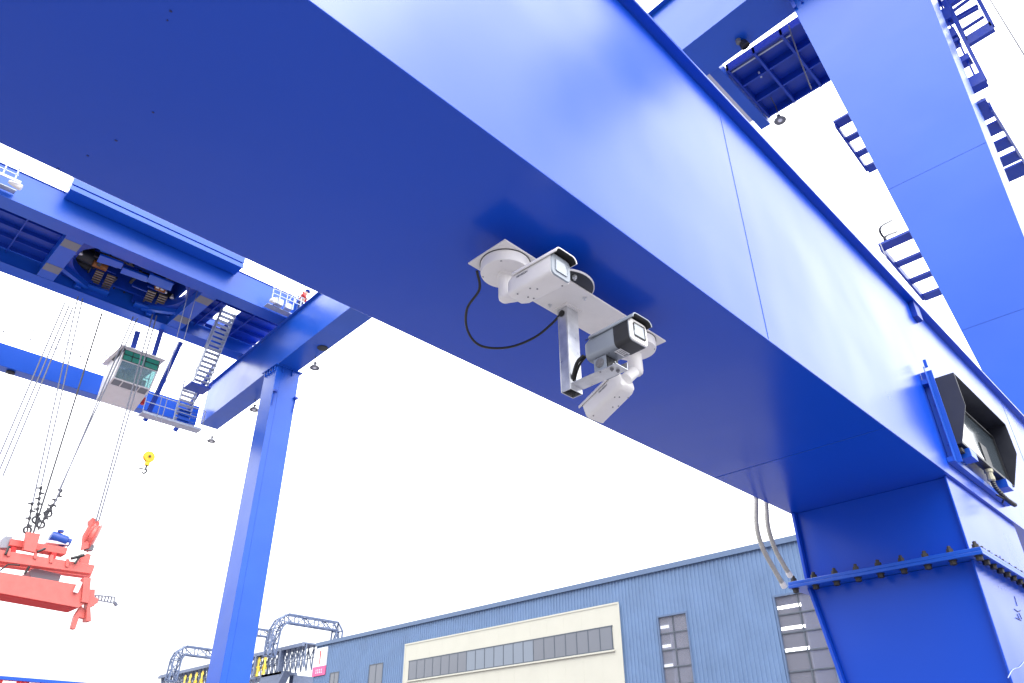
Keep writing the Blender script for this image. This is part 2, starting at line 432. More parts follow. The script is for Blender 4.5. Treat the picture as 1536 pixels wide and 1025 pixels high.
for k in (.05,.35,.6): b.box(q.x, p.x+.9, 34.40, 34.45, p.z+k-.02, p.z+k+.02)
b.beam((p.x+.4,34.5,p.z+.1),(p.x+1.0,34.6,p.z+1.7),.12,.1); b.beam((p.x+.0,34.5,p.z-.1),(p.x+.7,34.6,p.z+1.7),.06,.06)
b.box(q.x+.3,q.x+.8,34.5,34.8,p.z-.45,p.z-.05); b.box(q.x+1.0,q.x+1.4,34.5,34.8,p.z-.45,p.z-.1)
b.obj('service_platform', RAIL, crane)
b = MB(); b.lathe((q.x+.12, 34.4, p.z-.45), (.2,-1,-.3), [(.08,-.3),(.15,-.1),(.17,.1),(.12,.14)], 14); b.obj('floodlight', CABW, crane)
# back beam across the far ends
b = MB(); b.box(-30, 17.1, 46.42, 47.25, 20.85, 22.2); b.obj('back_beam', BLUE2, crane, bevel=.01)
b = MB(); p = at(22,551,2,20.84); b.lathe((p.x, 46.8, 20.84), (0,0,-1), [(.22,0),(.24,.1),(.1,.16)], 12); b.obj('junction_box', MACH, crane)

# stair hatch stairs and lower platform by the cab
def stair(name, a, c, wdir, n, mat, parent, tread=.24, str_h=.2, rail=None, thick=.03):
    a, c, w = V(a), V(c), V(wdir); b = MB()
    b.beam(a, c, .05, str_h); b.beam(a+w, c+w, .05, str_h)
    run = V((c.x-a.x, c.y-a.y, 0)).normalized()
    if run.length < .1: run = V((1,0,0))
    for i in range(n):
        p = a.lerp(c, (i+.5)/n)
        b.hexa([p-run*tread/2-V((0,0,thick)), p+run*tread/2-V((0,0,thick)), p+w+run*tread/2-V((0,0,thick)), p+w-run*tread/2-V((0,0,thick)),
                p-run*tread/2, p+run*tread/2, p+w+run*tread/2, p+w-run*tread/2])
    if rail:
        for off in (V((0,0,0)), w):
            for k in (.55, 1.05): b.tube([a+off+V((0,0,k)), c+off+V((0,0,k))], .02, 6)
            for i in range(4):
                p = a.lerp(c, i/3)+off; b.tube([p, p+V((0,0,1.05))], .018, 6)
    return b.obj(name, mat, parent)
s_top = at(342,466,2,24.9); xs = s_top.x-.35
s_mid = at(290,572,0,xs); s_bot = at(262,632,0,xs)
stair('access_stair', s_top+V((-.35,0,-.02)), s_mid, (.85,0,0), 16, RAIL, crane, .30, .22, True)
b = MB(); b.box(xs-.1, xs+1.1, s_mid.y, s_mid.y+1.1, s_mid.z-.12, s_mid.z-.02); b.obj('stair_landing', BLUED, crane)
handrail([s_mid+V((1.1,0,0)), s_mid+V((1.1,1.1,0)), s_mid+V((-.1,1.1,0))], 1.05, 2, .022, BLUED)
stair('access_stair', s_mid+V((-.1,1.1,-.05)), s_bot+V((0,.3,-.1)), (.85,0,0), 8, RAIL, crane, .30, .22, True)
zp = s_bot.z+.05
b = MB(); xq = at(208,620,2,zp).x; yq = s_bot.y-.1
b.box(xq, xs+1.6, yq, yq+.6, zp-.16, zp-.10)
b.beam((xq,yq,zp-.1),(xs+1.6,yq,zp-.1),.06,.12); b.beam((xq,yq+.6,zp-.1),(xs+1.6,yq+.6,zp-.1),.06,.12)
b.obj('cab_platform', RAIL, crane)
handrail([(xq,yq,zp),(xs+1.6,yq,zp),(xs+1.6,yq+.6,zp)], 1.1, 2, .024, RAIL)
b = MB()
for i in range(4): b.box(xs+.15, xs+1.1, yq+.02, yq+.10, zp+.15+i*.30, zp+.25+i*.30)
b.box(xq+2.0, xq+2.7, yq+.14, yq+.25, zp+.05, zp+.9)
b.obj('ladder_frame', BLUE2, crane)
b = MB()
def bar(p1, p2, w):
    b.beam(p1, p2, w, w)
q1 = at(271,513,1,41.5); q2 = at(217,632,1,43.4); bar(q1, q2, .22)
q1 = at(322,548,1,43.0); q2 = at(262,647,1,44.8); bar(q1, q2, .20)
q1 = at(207,497,1,41.8); q2 = at(199,524,1,42.4); bar(q1, q2, .30)
q1 = at(250,470,1,41.4); q2 = at(230,536,1,42.4); bar(q1, q2, .26)
b.split('hanger_post', BLUED, crane)

# outriggers near the head of the near leg: grated platform, walkway, gap rails
zpl = 21.4
c = [at(x,y,2,zpl) for x, y in ((1082,98),(1183,30),(1230,127),(1150,183))]
px0, px1 = 17.55, (c[2].x+c[3].x)/2; py0, py1 = c[1].y-.6, 6.72
b = MB(); b.box(px0, px1, py0, py1, zpl+.3, zpl+.34)
nx, ny = 3, 3
for i in range(nx+1):
    x = px0+(px1-px0-.07)*i/nx; b.box(x, x+.07, py0, py1, zpl, zpl+.299)
for j in range(ny+1):
    y = py0+(py1-py0-.08)*j/ny; b.box(px0, px1, y, y+.08, zpl-.03, zpl+.295)
b.obj('head_platform', BLUED, crane)
b = MB(); b.box(xf(7)-1.4, px1+.1, 6.74, 7.12, zpl-.25, zpl+.25); b.obj('platform_beam', BLUE2, crane, bevel=.01)
b = MB(); b.box(xf(7)-.1, px1-.15, 7.13, 7.92, zpl+.15, zpl+.2); b.obj('side_walkway', PLATE, crane)
b = MB(); b.box(xf(7)-.52, xf(7)-.12, 7.126, 7.92, zpl+.10, zpl+.145); b.obj('walkway_end', BRASS, crane)
b = MB()
for (p, q) in (((1094,118),(1103,129)),((1138,108),(1142,116)),((1180,60),(1190,75)),((1092,112),(1186,52))):
    p, q = at(*p,2,zpl+.1), at(*q,2,zpl+.1); b.beam(p, q, .06, .06)
b.split('rail_bracket', RAIL, crane)
b = MB(); b.tube([at(1183,38,2,zpl+.05), at(1187,52,2,zpl-.1), at(1200,90,2,zpl-.5), at(1217,134,2,zpl-1.0)], .022, 6); b.obj('hanging_cable', ROPEP, crane)

# ladders, treads and landings behind the upper leg
def lowframe(name, corners, n, depth, w=.06, mat=BLUED, parent=crane, h=.22):
    """landing with open treads: corners a-b (inner edge), d-c (outer edge)"""
    a, bb, cc, d = [V(p) for p in corners]; m = MB()
    m.beam(d, cc, w, h); m.beam(a, bb, w, h)
    for i in range(n+1):
        p, q = a.lerp(bb, i/n), d.lerp(cc, i/n)
        m.beam(p-V((0,0,.02)), q-V((0,0,.02)), depth if i not in (0, n) else depth*1.5, .06)
    return m.obj(name, mat, parent)
def side(p, q, yo, yi):
    a, c = at(*p,1,yo), at(*q,1,yo); return [V((a.x,yi,a.z)), V((c.x,yi,c.z)), c, a]
lowframe('landing', side((1485,160),(1540,249),.475,1.15), 4, .5)
lowframe('landing', side((1253,187),(1300,254),3.75,2.4), 3, .22)
lowframe('landing', side((1320.7,370.8),(1384,446),3.62,2.4), 3, .22)
# vertical ladder frame at the right edge of the leg
b = MB(); XLD = 18.2
def lv(x, y): return at(x, y, 0, XLD)
b.beam(lv(1448,62), lv(1478,121), .09, .16, (1,0,0)); b.beam(lv(1418,0), lv(1448,62), .09, .16, (1,0,0))
b.beam(lv(1408,0), lv(1465,120), .05, .09, (1,0,0)); b.beam(lv(1390,0), lv(1402,28), .06, .2, (1,0,0))
for (p, q, h) in (((1432,101),(1456,87),.20),((1446,135),(1478,118),.36),((1398,36),(1428,22),.45),((1416,62),(1436,50),.34),((1420,75),(1440,62),.10),((1386,8),(1412,-4),.4)):
    b.beam(lv(*p), lv(*q), h, .3, (1,0,0))
b.obj('ladder_frame', BLUED, crane)
b = MB(); XQ = 18.2
def lq(x, y): return at(x, y, 0, XQ)
b.beam(lq(1489,40), lq(1467,-2), .1, .14,(1,0,0)); b.beam(lq(1450,64), lq(1489,40), .32, .14,(1,0,0)); b.beam(lq(1450,64), lq(1420,0), .1, .14,(1,0,0))
for (p, q) in (((1430,29),(1467,8)),((1431,33),(1468,12)),((1440,48),(1476,25)),((1425,20),(1455,-2))): b.beam(lq(*p), lq(*q), .045, .1,(1,0,0))
b.beam(lq(1415,10), lq(1440,-6), .3, .14,(1,0,0))
b.obj('landing', BLUED, crane)
b = MB()
b.tube(curve([at(1455,158,1,.95), at(1470,150,1,.8), at(1480,148,1,.6), at(1487,162,1,.5)], 6), .03, 6)
b.tube(curve([at(1337,331,1,3.5), at(1322,340,1,3.55), at(1321,350,1,3.6), at(1334,366,1,3.6)], 6), .03, 6)
b.tube(curve([at(1345,348,1,3.5), at(1330,354,1,3.5), at(1327,361,1,3.55), at(1337,372,1,3.6)], 6), .03, 6)
b.split('safety_hoop', ROPE, crane)

# ================================================================= trolley
tro = thing('hoist_trolley', 'dark hoist trolley with winch drums and blue guards between the far girders', 'trolley')
def zr(x0, x1, y0, y1, z0, z1, b): b.box(x0, x1, y0, y1, z0, z1)
b = MB(); b.box(tie1+.7, tie2-.7, YF+1.2, YBk-1.2, 26.6, 26.7); b.box(tie1+.7, tie2-.7, YF+1.2, YF+1.4, 25.0, 26.6); b.box(tie1+.7, tie2-.7, YBk-1.4, YBk-1.2, 25.0, 26.6)
b.box(tie1+.7, tie1+.8, YF+1.41, YBk-1.41, 25.0, 26.6); b.box(tie2-.8, tie2-.7, YF+1.41, YBk-1.41, 25.0, 26.6)
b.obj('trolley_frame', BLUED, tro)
zz = 24.4
def quad(pxs, z, th, name, mat):
    b = MB(); b.prism([at(x,y,2,z) for x, y in pxs], (0,0,th)); return b.obj(name, mat, tro, bevel=.01)
quad(((150,383),(185,396),(182,404),(145,393)), zz, .12, 'guard_plate', BLUE2)
quad(((225,412),(260,426),(256,437),(220,423)), zz, .12, 'guard_plate', BLUE2)
quad(((132,428),(164,439),(158,448),(127,436)), zz, .12, 'guard_plate', BLUE2)
quad(((203,454),(235,466),(231,474),(197,462)), zz, .12, 'guard_plate', BLUE2)
quad(((184,402),(222,416),(220,424),(180,410)), zz+.1, .12, 'guard_plate', BLUE2)
quad(((152,372),(168,378),(165,383),(150,377)), zz+.2, .1, 'guard_plate', BLUE2)
quad(((170,379),(188,385),(186,390),(168,384)), zz+.2, .1, 'guard_plate', BLUE2)
quad(((190,385),(230,400),(228,406),(188,391)), zz+.2, .1, 'guard_plate', BLUE2)
quad(((232,402),(248,408),(246,412),(230,407)), zz+.2, .1, 'guard_plate', BLUE2)
b = MB()
for cx, cy in ((150,414),(228,444)):
    for k in range(8):
        for dx in (0, 17):
            p = at(cx+dx-6-k*1.6, cy+dx*.36-8+k*3.2, 2, zz+.35); q = at(cx+dx+6-k*1.6, cy+dx*.36-3.6+k*3.2, 2, zz+.35)
            b.beam(p, q, .09, .08)
b.split('louvre_bar', BRASS, tro)
b = MB()
for (x, y) in ((130,384),(118,395),(246,450),(190,430),(205,436)):
    p = at(x,y,2,25.6); b.lathe((p.x-.7,p.y,p.z), (1,0,0), [(.2,0),(.55,.02),(.55,.1),(.42,.12),(.42,1.2),(.55,1.22),(.55,1.3),(.2,1.32)], 18)
b.split('winch_drum', MACH, tro)
b = MB()
for (x, y) in ((148,397),(152,399),(240,432),(152,366)):
    p = at(x,y,2,25.2); b.lathe((p.x-.3,p.y,p.z), (1,0,0), [(.1,0),(.22,.02),(.22,.6),(.1,.62)], 12)
b.split('motor', ORANGE, tro)
b = MB()
for (x, y) in ((121,380),(236,431),(243,434),(248,438),(115,410),(258,446)):
    p = at(x,y,2,25.1); b.lathe(p, (0,0,-1), [(.04,-.2),(.1,0),(.12,.06),(.06,.08)], 10)
b.split('sky_glimpse', CABW, tro)  # pale blobs added to stand for sky glimpsed through the trolley

b = MB()
for i in range(46):
    x = random.uniform(tie1+1.2, tie2-1.2); y = random.uniform(YF+1.6, YBk-1.9); z = random.uniform(24.9, 26.2)
    if random.random() < .5: b.beam((x-random.uniform(.3,.9),y,z), (x+random.uniform(.3,.9),y,z), random.uniform(.08,.3), random.uniform(.08,.35))
    else: b.beam((x,y-random.uniform(.2,.6),z), (x,y+random.uniform(.2,.6),z), random.uniform(.08,.22), random.uniform(.08,.25))
b.obj('machinery_frame', MACH, tro)
b = MB()
for i in range(16):
    x = random.uniform(tie1+1.2, tie2-1.2); y = random.uniform(YF+1.6, YBk-2.2); z = random.uniform(24.75, 25.2)
    b.beam((x-.5,y,z), (x+.5,y,z), .10, .10)
b.obj('cable_tray', BLUED, tro)
# ================================================================= operator cab
cab = thing('operator_cab', 'white glazed operator cab with green top windows hanging under the far girder', 'crane cab')
xl, xr = 10.4, 12.5
prof = [(41.7,21.96),(41.72,21.25),(42.2,20.25),(42.72,20.08),(44.15,19.55),(44.2,21.96)]
def CP(x, k): return V((x, prof[k][0], prof[k][1]))
b = MB(); t = .05
for x in (xl, xr-.05):                              # side frames: posts along the profile
    for k in range(5): b.beam(CP(x+.025,k), CP(x+.025,k+1), .05, .09, (1,0,0))
for k in (0,1,2,3,4): b.beam(CP(xl,k), CP(xr,k), .09, .07)
b.box(xl, xr, 44.16, 44.2, 19.56, 21.94)
b.obj('cab_frame', CABW, cab)
b = MB(); b.hexa([V((xl-.25,41.45,22.0)),V((xr+.2,41.45,22.0)),V((xr+.2,44.5,22.0)),V((xl-.25,44.5,22.0)),V((xl-.1,41.6,22.14)),V((xr+.1,41.6,22.14)),V((xr+.1,44.3,22.14)),V((xl-.1,44.3,22.14))])
b.obj('cab_roof', CABW, cab)
b = MB(); b.prism([CP(xl-.01,k) for k in range(6)], (.008,0,0)); b.obj('side_panel', CABW, cab)
b = MB(); b.prism([CP(xr+.002,k) for k in range(6)], (.008,0,0)); b.obj('side_window', CABG, cab)
def face(k, name, mat, u0=0, u1=1, v0=0, v1=1, off=-.012, parent=cab):
    """sheet on the cab's front between profile points k and k+1"""
    def q(u, v):
        p = V((xl+.05+(xr-xl-.1)*u, 0, 0)); a, c2 = V((0,*prof[k])), V((0,*prof[k+1])); m = a.lerp(c2, v); return V((p.x, m.y, m.z))
    n = (q(0,1)-q(0,0)).cross(q(1,0)-q(0,0)).normalized()
    if n.y > 0: n = -n
    if k >= 3 and n.z > 0: n = -n
    m = MB(); m.prism([q(u0,v0),q(u1,v0),q(u1,v1),q(u0,v1)], n*.012); bm_ = m.obj(name, mat, parent); return bm_
gw = face(0,'top_window', GREENG)
b = MB()
for u in (0,.25,.62,1): b.beam((xl+.05+2*u,41.68,21.93),(xl+.05+2*u,41.70,21.27),.035,.035)
for z in (21.93,21.63,21.27): b.beam((xl+.05,41.68,z),(xr-.05,41.68,z),.035,.035)
b.obj('window_frame', MACH, gw)
face(1,'windscreen', CABG)
face(2,'lower_panel', CABW)
for (u0,u1) in ((.02,.24),(.28,.72),(.76,.98)):
    w = face(2,'floor_window', GLASS, u0, u1, .08, .92, parent=cab); w.location = (0,-.02,-.02)
    w['_inst'] = 1
face(3,'floor_panel', CABW)
b = MB()     # operator's seat and console seen through the glass
b.lathe((11.5,43.0,20.5), (0,.1,1), [(.35,0),(.48,.2),(.5,.6),(.4,.9),(.2,1.0)], 14); b.box(11.0,12.1,43.3,43.5,20.3,21.5); b.box(10.75,11.0,42.6,43.2,20.3,20.9); b.box(12.05,12.3,42.6,43.2,20.3,20.9)
b.obj('seat', paint('teal_seat', (.03,.16,.20), .7, .1), cab)
b = MB(); b.beam((xl-.05,41.5,21.9),(xl-.35,41.9,21.1),.05,.2); b.obj('wiper_arm', MACH, cab)
b = MB(); b.lathe(at(213,607,1,43.6), (0,0,1), [(.1,0),(.13,.05),(.13,.45),(.06,.5)], 10); tag(b.obj('fire_extinguisher', REDD), 'small red fire extinguisher on the cab platform', 'extinguisher')

# ================================================================= hoist ropes
def rope(px, y0, y1, r, mat, label, name='hoist_rope', group=None, cat='rope'):
    a, c2 = px; m = MB(); m.tube([at(*a,1,y0), at(*c2,1,y1)], r, 6)
    return tag(m.obj(name, mat), label, cat, group)
G = 'hoist ropes from trolley to spreader'
LO = 'pale steel hoist rope running down from the trolley to the left of the cab'
for (a, c2) in (((97,455),(-8,700)),((104,458),(-2,708)),((110,460),(4,715))):
    rope((a, c2), 39.5, 39.0, .034, ROPEP, LO, group=G)
LS = 'pale steel rope running down to the sling fittings over the red spreader'
for (a, c2) in (((117,445),(49,755)),((124,448),(62,728))):
    rope((a, c2), 39.5, 39.0, .032, ROPEP, LS, group=G)
rope(((153,470),(50,800)), 39.5, 39.0, .040, ROPE, 'thick dark power cable dropping to the centre of the red spreader', 'power_cable', None, 'cable')
LC = 'pale steel rope crossing in front of the operator cab'
for (a, c2) in (((200,475),(81,757)),((206,478),(89,735))):
    rope((a, c2), 39.5, 39.0, .033, ROPEP, LC, group=G)
LH = 'steel rope dropping to the red sheave block at the spreader end'
for (a, c2) in (((229,472),(144,782)),((235,474),(148,782))):
    rope((a, c2), 39.5, 39.0, .036, ROPEP, LH, group=G)
# yellow hook of the service hoist
hk = thing('hook_block', 'small yellow hook block hanging on thin ropes below the crane', 'hook block')
ph = at(223,687,1,36.5)
for px_, nm in (((318,382),0),((326,386),1)):
    top = at(*px_,1,34.25)
for dx in (-.10,.10):
    m = MB(); m.tube([(ph.x+dx, ph.y, ph.z+.2), (ph.x+dx*2.5, ph.y, 25.3)], .018, 6)
    tag(m.obj('hook_rope', ROPEP), 'thin vertical rope carrying the yellow hook block', 'rope', 'ropes of the yellow hook')
b = MB(); b.lathe(ph+V((0,.09,.05)), (0,-1,0), [(.05,0),(.26,.01),(.28,.06),(.28,.12),(.26,.17),(.05,.18)], 20); b.box(ph.x-.10,ph.x+.10,ph.y-.07,ph.y+.07,ph.z-.40,ph.z-.1); b.obj('pulley_block', YEL, hk)
b = MB(); b.lathe(ph+V((0,-.11,.05)), (0,-1,0), [(.06,0),(.06,.02)], 10); b.obj('axle', MACH, hk)
b = MB(); hp = [ph+V((0,0,-.38)), ph+V((0,0,-.55)), ph+V((.06,0,-.68)), ph+V((-.02,0,-.80)), ph+V((-.14,0,-.76)), ph+V((-.2,0,-.62))]
b.tube(curve(hp,5), [.045]*15+[.04,.037,.034,.03,.027,.024,.02,.016,.012,.01,.008], 8); b.beam(ph+V((-.35,0,-.62)), ph+V((.05,0,-.60)), .05,.05); b.tube([ph+V((-.05,0,-.8)), ph+V((-.03,0,-1.25))], .012, 5); b.obj('hook', MACH, hk)

# ================================================================= red spreader
spr = thing('container_spreader', 'red container spreader hanging on ropes at the left edge', 'spreader')
def sp(poly, y, th, name, mat, parent=spr, bev=.015):
    m = MB(); m.prism([at(px,py,1,y) for px, py in poly], (0,th,0)); return m.obj(name, mat, parent, bevel=bev)
YS = 39.0
sp(((-60,816),(0,825),(143,848),(138,861),(0,842),(-60,834)), YS, .5, 'main_beam', RED)
sp(((-60,822),(0,831),(140,854),(136,866),(0,848),(-60,840)), YS+2.2, .5, 'main_beam', RED)
sp(((17,808),(102,822),(99,832),(14,818)), YS+.4, .7, 'upper_beam', RED)
sp(((40,798),(61,801),(53,829),(35,825)), YS-.15, .25, 'head_plate', RED)
sp(((-60,848),(0,858),(135,880),(131,903),(118,912),(0,890),(-60,880)), YS-.1, .25, 'telescopic_beam', RED)
sp(((-60,877),(0,887),(120,908),(116,913),(0,892),(-60,882)), YS-.05, 1.3, 'lower_flange', REDD)  # darker red paints in the shade of the beam's underside
sp(((-60,850),(0,860),(133,881),(129,900),(0,880),(-60,872)), YS+2.3, .25, 'telescopic_beam', RED)
sp(((126,866),(137,867),(133,905),(122,903)), YS-.2, .5, 'end_link', RED)
sp(((120,836),(131,830),(137,832),(133,848),(118,846)), YS+.1, .4, 'sheave_bracket', RED)
sp(((133,884),(143,884),(142,896),(148,898),(147,905),(143,905),(142,909),(136,910),(137,932),(129,932),(131,905)), YS-.1, .5, 'twistlock_arm', RED)
sp(((117,916),(122,908),(128,916),(127,928),(119,926),(113,944),(107,943),(112,924)), YS+.1, .3, 'twistlock_arm', RED)
sp(((44,857),(52,852),(92,862),(89,872),(46,868)), YS+.6, 1.4, 'control_cabinet', GREY)
sp(((3,808),(9,804),(19,805),(17,822),(0,822)), YS+.6, .8, 'control_cabinet', GREY)
sp(((110,888),(118,870),(124,874),(117,890)), YS-.25, .1, 'flipper', SIGNW)
for (x0, y0) in ((12,822),(76,832),(52,826),(100,838)):
    sp(((x0,y0),(x0+5,y0+1),(x0+3,y0+13),(x0-2,y0+12)), YS-.06, .08, 'stiffener', RED)
for (x0, y0) in ((18,820),(78,828)): sp(((x0,y0),(x0+7,y0+1),(x0+6,y0+10),(x0-1,y0+9)), YS+.3, .5, 'pedestal', REDD)
b = MB(); p = at(90,807,1,YS+.8); b.lathe((p.x-.45,p.y,p.z), (1,0,-.16), [(.12,0),(.25,.03),(.27,.1),(.27,.75),(.2,.8),(.2,.95)], 14); b.lathe((p.x-.05,p.y,p.z+.25),(0,0,1),[(.14,0),(.14,.1),(.05,.12)],10); b.obj('motor', paint('blue_motor',(.01,.06,.35),.4,.1), spr)
sp(((72,810),(104,814),(103,818),(71,814)), YS+.6, .6, 'motor_base', SIGNW)
# sheave block at the end
sh = sp(((124,804),(133,788),(138,794),(133,822),(122,826)), YS+.05, .10, 'sheave_cheek', RED)
b = MB(); p = at(140,805,1,YS+.3); b.lathe(p+V((0,.2,0)), (1,-.30,-.25), [(.1,-.2),(.66,-.18),(.72,-.14),(.62,-.06),(.62,.06),(.72,.14),(.66,.18),(.1,.2)], 28); b.obj('sheave', RED, spr)
sp(((134,781),(139,776),(145,779),(150,784),(148,792),(142,796),(134,793)), YS+.2, .3, 'rope_anchor', RED)
sp(((131,816),(142,818),(140,826),(129,825)), YS+.2, .35, 'link_pin', LAMPG)
b = MB(); b.tube([at(107,838,1,YS-.2), at(126,833,1,YS-.1)], .07, 8); b.tube([at(112,846,1,YS-.2), at(122,832,1,YS-.1)], .05, 8); b.tube([at(8,832,1,YS-.1),at(14,820,1,YS)], .05,8); b.tube([at(56,828,1,YS-.1),at(68,823,1,YS)], .05,8); b.tube([at(0,856,1,YS),at(12,847,1,YS),at(30,848,1,YS)], .035,8); b.tube([at(37,861,1,YS),at(44,850,1,YS)], .05,8); b.split('hydraulic_hose', BLACK, spr)
b = MB()
a0, a1 = at(143,893,1,YS), at(172,896,1,YS); a2, a3 = at(143,900,1,YS), at(171,905,1,YS)
b.beam(a0,a1,.05,.05); b.beam(a2,a3,.05,.05)
for i in range(7): b.beam(a0.lerp(a1,i/6), a2.lerp(a3,i/6), .04,.04); b.beam(a0.lerp(a1,max(0,i-1)/6), a2.lerp(a3,i/6), .02,.02)
b.beam(a3+V((0,0,.05)),a3+V((.15,0,-.1)),.12,.12)
b.obj('landing_guide', ROPEP, spr)
# sling fittings on the ropes
def sling(top, bot, y, n):
    m = MB(); a, c2 = at(*top,1,y), at(*bot,1,y); m.tube([a, c2], .035, 6)
    d = (c2-a).normalized(); w = d.cross(V((0,1,0)))
    for i in range(n):
        p = a.lerp(c2, .05+.62*i/max(1,n-1)); s = 1 if i % 2 else -1; m.beam(p-w*.06*s, p+w*.17*s+d*.02, .06, .07); m.lathe(p-d*.06, d, [(.06,0),(.06,.14)], 8)
    pc = a.lerp(c2, .80)
    ring = [pc+(w*math.cos(t)+d*math.sin(t))*.15 for t in [2*math.pi*k/14 for k in range(15)]]
    m.tube(ring, .05, 6, False)
    return tag(m.obj('rope_fitting', ROPE), LF, 'rope clamp', 'rope fittings above the spreader')
LF = 'dark chain-like rope fitting with ring above the red spreader'
for top, bot, n in (((49,753),(39,806),4),((62,729),(52,793),6),((93,734),(67,780),5),((78,757),(57,795),5)): sling(top, bot, YS+.1, n)

# ================================================================= display box with hood on the sill
dsp = thing('hooded_screen', 'charcoal hooded outdoor screen box on the side of the sill beam', 'screen')
dx0, dx1, dzt, dzk, dzb = 6.205, 7.60, 2.855, 2.56, 2.275; yw, yfr, yfb = 1.325, 1.147, 1.256
b = MB(); t = .012
side = [(yw,dzt),(yfr,dzt),(yfr,dzk),(yfb,dzb),(yw,dzb)]
for x in (dx0, dx1-t): b.prism([V((x,y,z)) for y, z in side], (t,0,0))
b.box(dx0+t+.001, dx1-t-.001, yfr, yw, dzt-t, dzt-.001); b.box(dx0+t+.001, dx1-t-.001, yfb, yw, dzb+.001, dzb+t)
b.box(dx0+t+.001, dx1-t-.001, yw-.012, yw-.001, dzb+t+.001, dzt-t-.001)
b.obj('hood', HOOD, dsp, bevel=.002)
b = MB(); b.box(dx0+.05, dx1-.05, 1.285, 1.31, dzb+.05, dzt-.10); b.obj('screen', SCRG, dsp)
b = MB(); b.prism([V((dx0+.06,1.2835,dzb+.06)), V((dx0+.06,1.2835,dzb+.36)), V((dx0+.36,1.2835,dzb+.36)), V((dx0+.70,1.2835,dzb+.06))], (0,-.006,0)); b.obj('painted_reflection', SIGNW, dsp)  # white sheet painted in as the bright reflection on the screen glass
b = MB(); b.box(dx0+.74,dx0+.92,1.277,1.2835,dzb+.06,dzb+.24); b.obj('dark_panel', CHAR, dsp)
b = MB(); b.box(dx0+.04,dx1-.04,1.27,1.284,dzb+.035,dzb+.05); b.box(dx0+.04,dx1-.04,1.27,1.284,dzt-.115,dzt-.10); b.box(dx0+.035,dx0+.05,1.27,1.284,dzb+.05,dzt-.115); b.box(dx1-.05,dx1-.035,1.27,1.284,dzb+.05,dzt-.115); b.obj('screen_frame', CHAR, dsp)
b = MB(); b.box(dx0-.075, dx0-.015, 1.325, 1.331, 2.13, 2.95); b.box(dx0-.013, dx0-.006, 1.29, 1.379, 2.13, 2.93); b.box(dx0-.07,dx1+.02,1.332,1.379,2.13,2.17); b.box(dx0-.07,dx1+.02,1.332,1.379,2.80,2.84)
for x in (dx0+.10, dx0+1.05): b.box(x, x+.16, 1.24, 1.33, 2.19, 2.262)
for i in range(4): b.box(dx0-.018, dx0-.0135, 1.345, 1.36, 2.28+i*.17, 2.295+i*.17)
b.box(dx0-.045, dx0-.03, 1.30, 1.3245, 2.95, 3.02)
b.obj('mounting_rail', BLUE2, dsp, bevel=.002)
b = MB(); b.beam((dx0+.02,1.29,2.235),(dx0+.09,1.29,2.235),.03,.03); b.obj('bolt', RUST, dsp)
p = V((6.93, 1.285, 2.262)); 
b = MB(); b.lathe(p, (0,0,-1), [(.035,0),(.035,.025),(.026,.026),(.026,.06),(.03,.062),(.03,.09),(.02,.1)], 10); b.obj('cable_gland', paint('yellowed_gland',(.45,.42,.30),.5,.15), dsp)
b = MB(); cp = curve([p+V((0,0,-.08)), p+V((.01,-.01,-.16)), p+V((.06,-.04,-.24)), p+V((.16,-.06,-.27)), p+V((.26,-.05,-.25))], 10)
b.tube(cp, [.020 if i % 2 else .016 for i in range(len(cp))], 10); b.obj('flexible_conduit', CHAR, dsp)
b = MB(); b.tube(curve([p+V((-.02,0,-.22)), p+V((.04,-.03,-.245)), p+V((.12,-.02,-.22)), p+V((.20,.02,-.23))],6), .008, 6); b.obj('cable_tie', BLACK, dsp)

# ================================================================= camera bracket on the underside of the sill
brk = thing('camera_bracket', 'white mounting plate with square galvanised post bolted under the sill beam', 'bracket')
ZP = 1.88
b = MB(); b.box(1.632, 2.745, 1.646, 1.866, ZP, ZP+.008); plate = b.obj('mounting_plate', PLATE, brk, bevel=.002)
b = MB(); cdisc = V((2.06, 1.722, 0))
b.lathe((cdisc.x,cdisc.y,ZP+.0085), (0,0,1), [(.137,0),(.140,.002),(.140,.012),(.06,.013)], 40); dfl = b.obj('disc_flange', CHAR, brk); b = MB(); b.lathe((cdisc.x,cdisc.y,ZP+.0125), (0,0,1), [(.1401,-.002),(.144,-.001),(.144,.007),(.1401,.008)], 40); b.obj('flange_rim', PLATE, dfl)
b = MB(); b.lathe((cdisc.x,cdisc.y,ZP+.022), (0,0,1), [(.055,0),(.055,ZB-ZP-.0235)], 32); b.obj('stub_pipe', BLUE, brk)
b = MB()
for a in range(4):
    t = a*math.pi/2-.35; b.lathe((cdisc.x+.115*math.cos(t), cdisc.y+.115*math.sin(t), ZP+.0085), (0,0,-1), [(.011,-.002),(.011,.012),(.006,.013),(.006,.022)], 6, False)
b.split('bolt', GALV, brk)
pxa, pxb, pya, pyb, pzb = 2.152, 2.230, 1.776, 1.832, 1.452
b = MB(); w = .004
b.box(pxa,pxb,pya,pya+w,pzb,ZP-.006); b.box(pxa,pxb,pyb-w,pyb,pzb,ZP-.006); b.box(pxa,pxa+w,pya+w+.0003,pyb-w-.0003,pzb,ZP-.006); b.box(pxb-w,pxb,pya+w+.0003,pyb-w-.0003,pzb,ZP-.006)
post = b.obj('square_post', GALV, brk, bevel=.0015)
b = MB(); b.box(pxa+w+.001,pxb-w-.001,pya+w+.001,pyb-w-.001,pzb+.02,pzb+.03); b.obj('tube_core', BLACK, post)
b = MB(); b.box(pxa-.014,pxb+.014,pya-.014,pyb+.014,ZP-.0055,ZP-.0005); b.obj('weld_collar', PLATE, post)
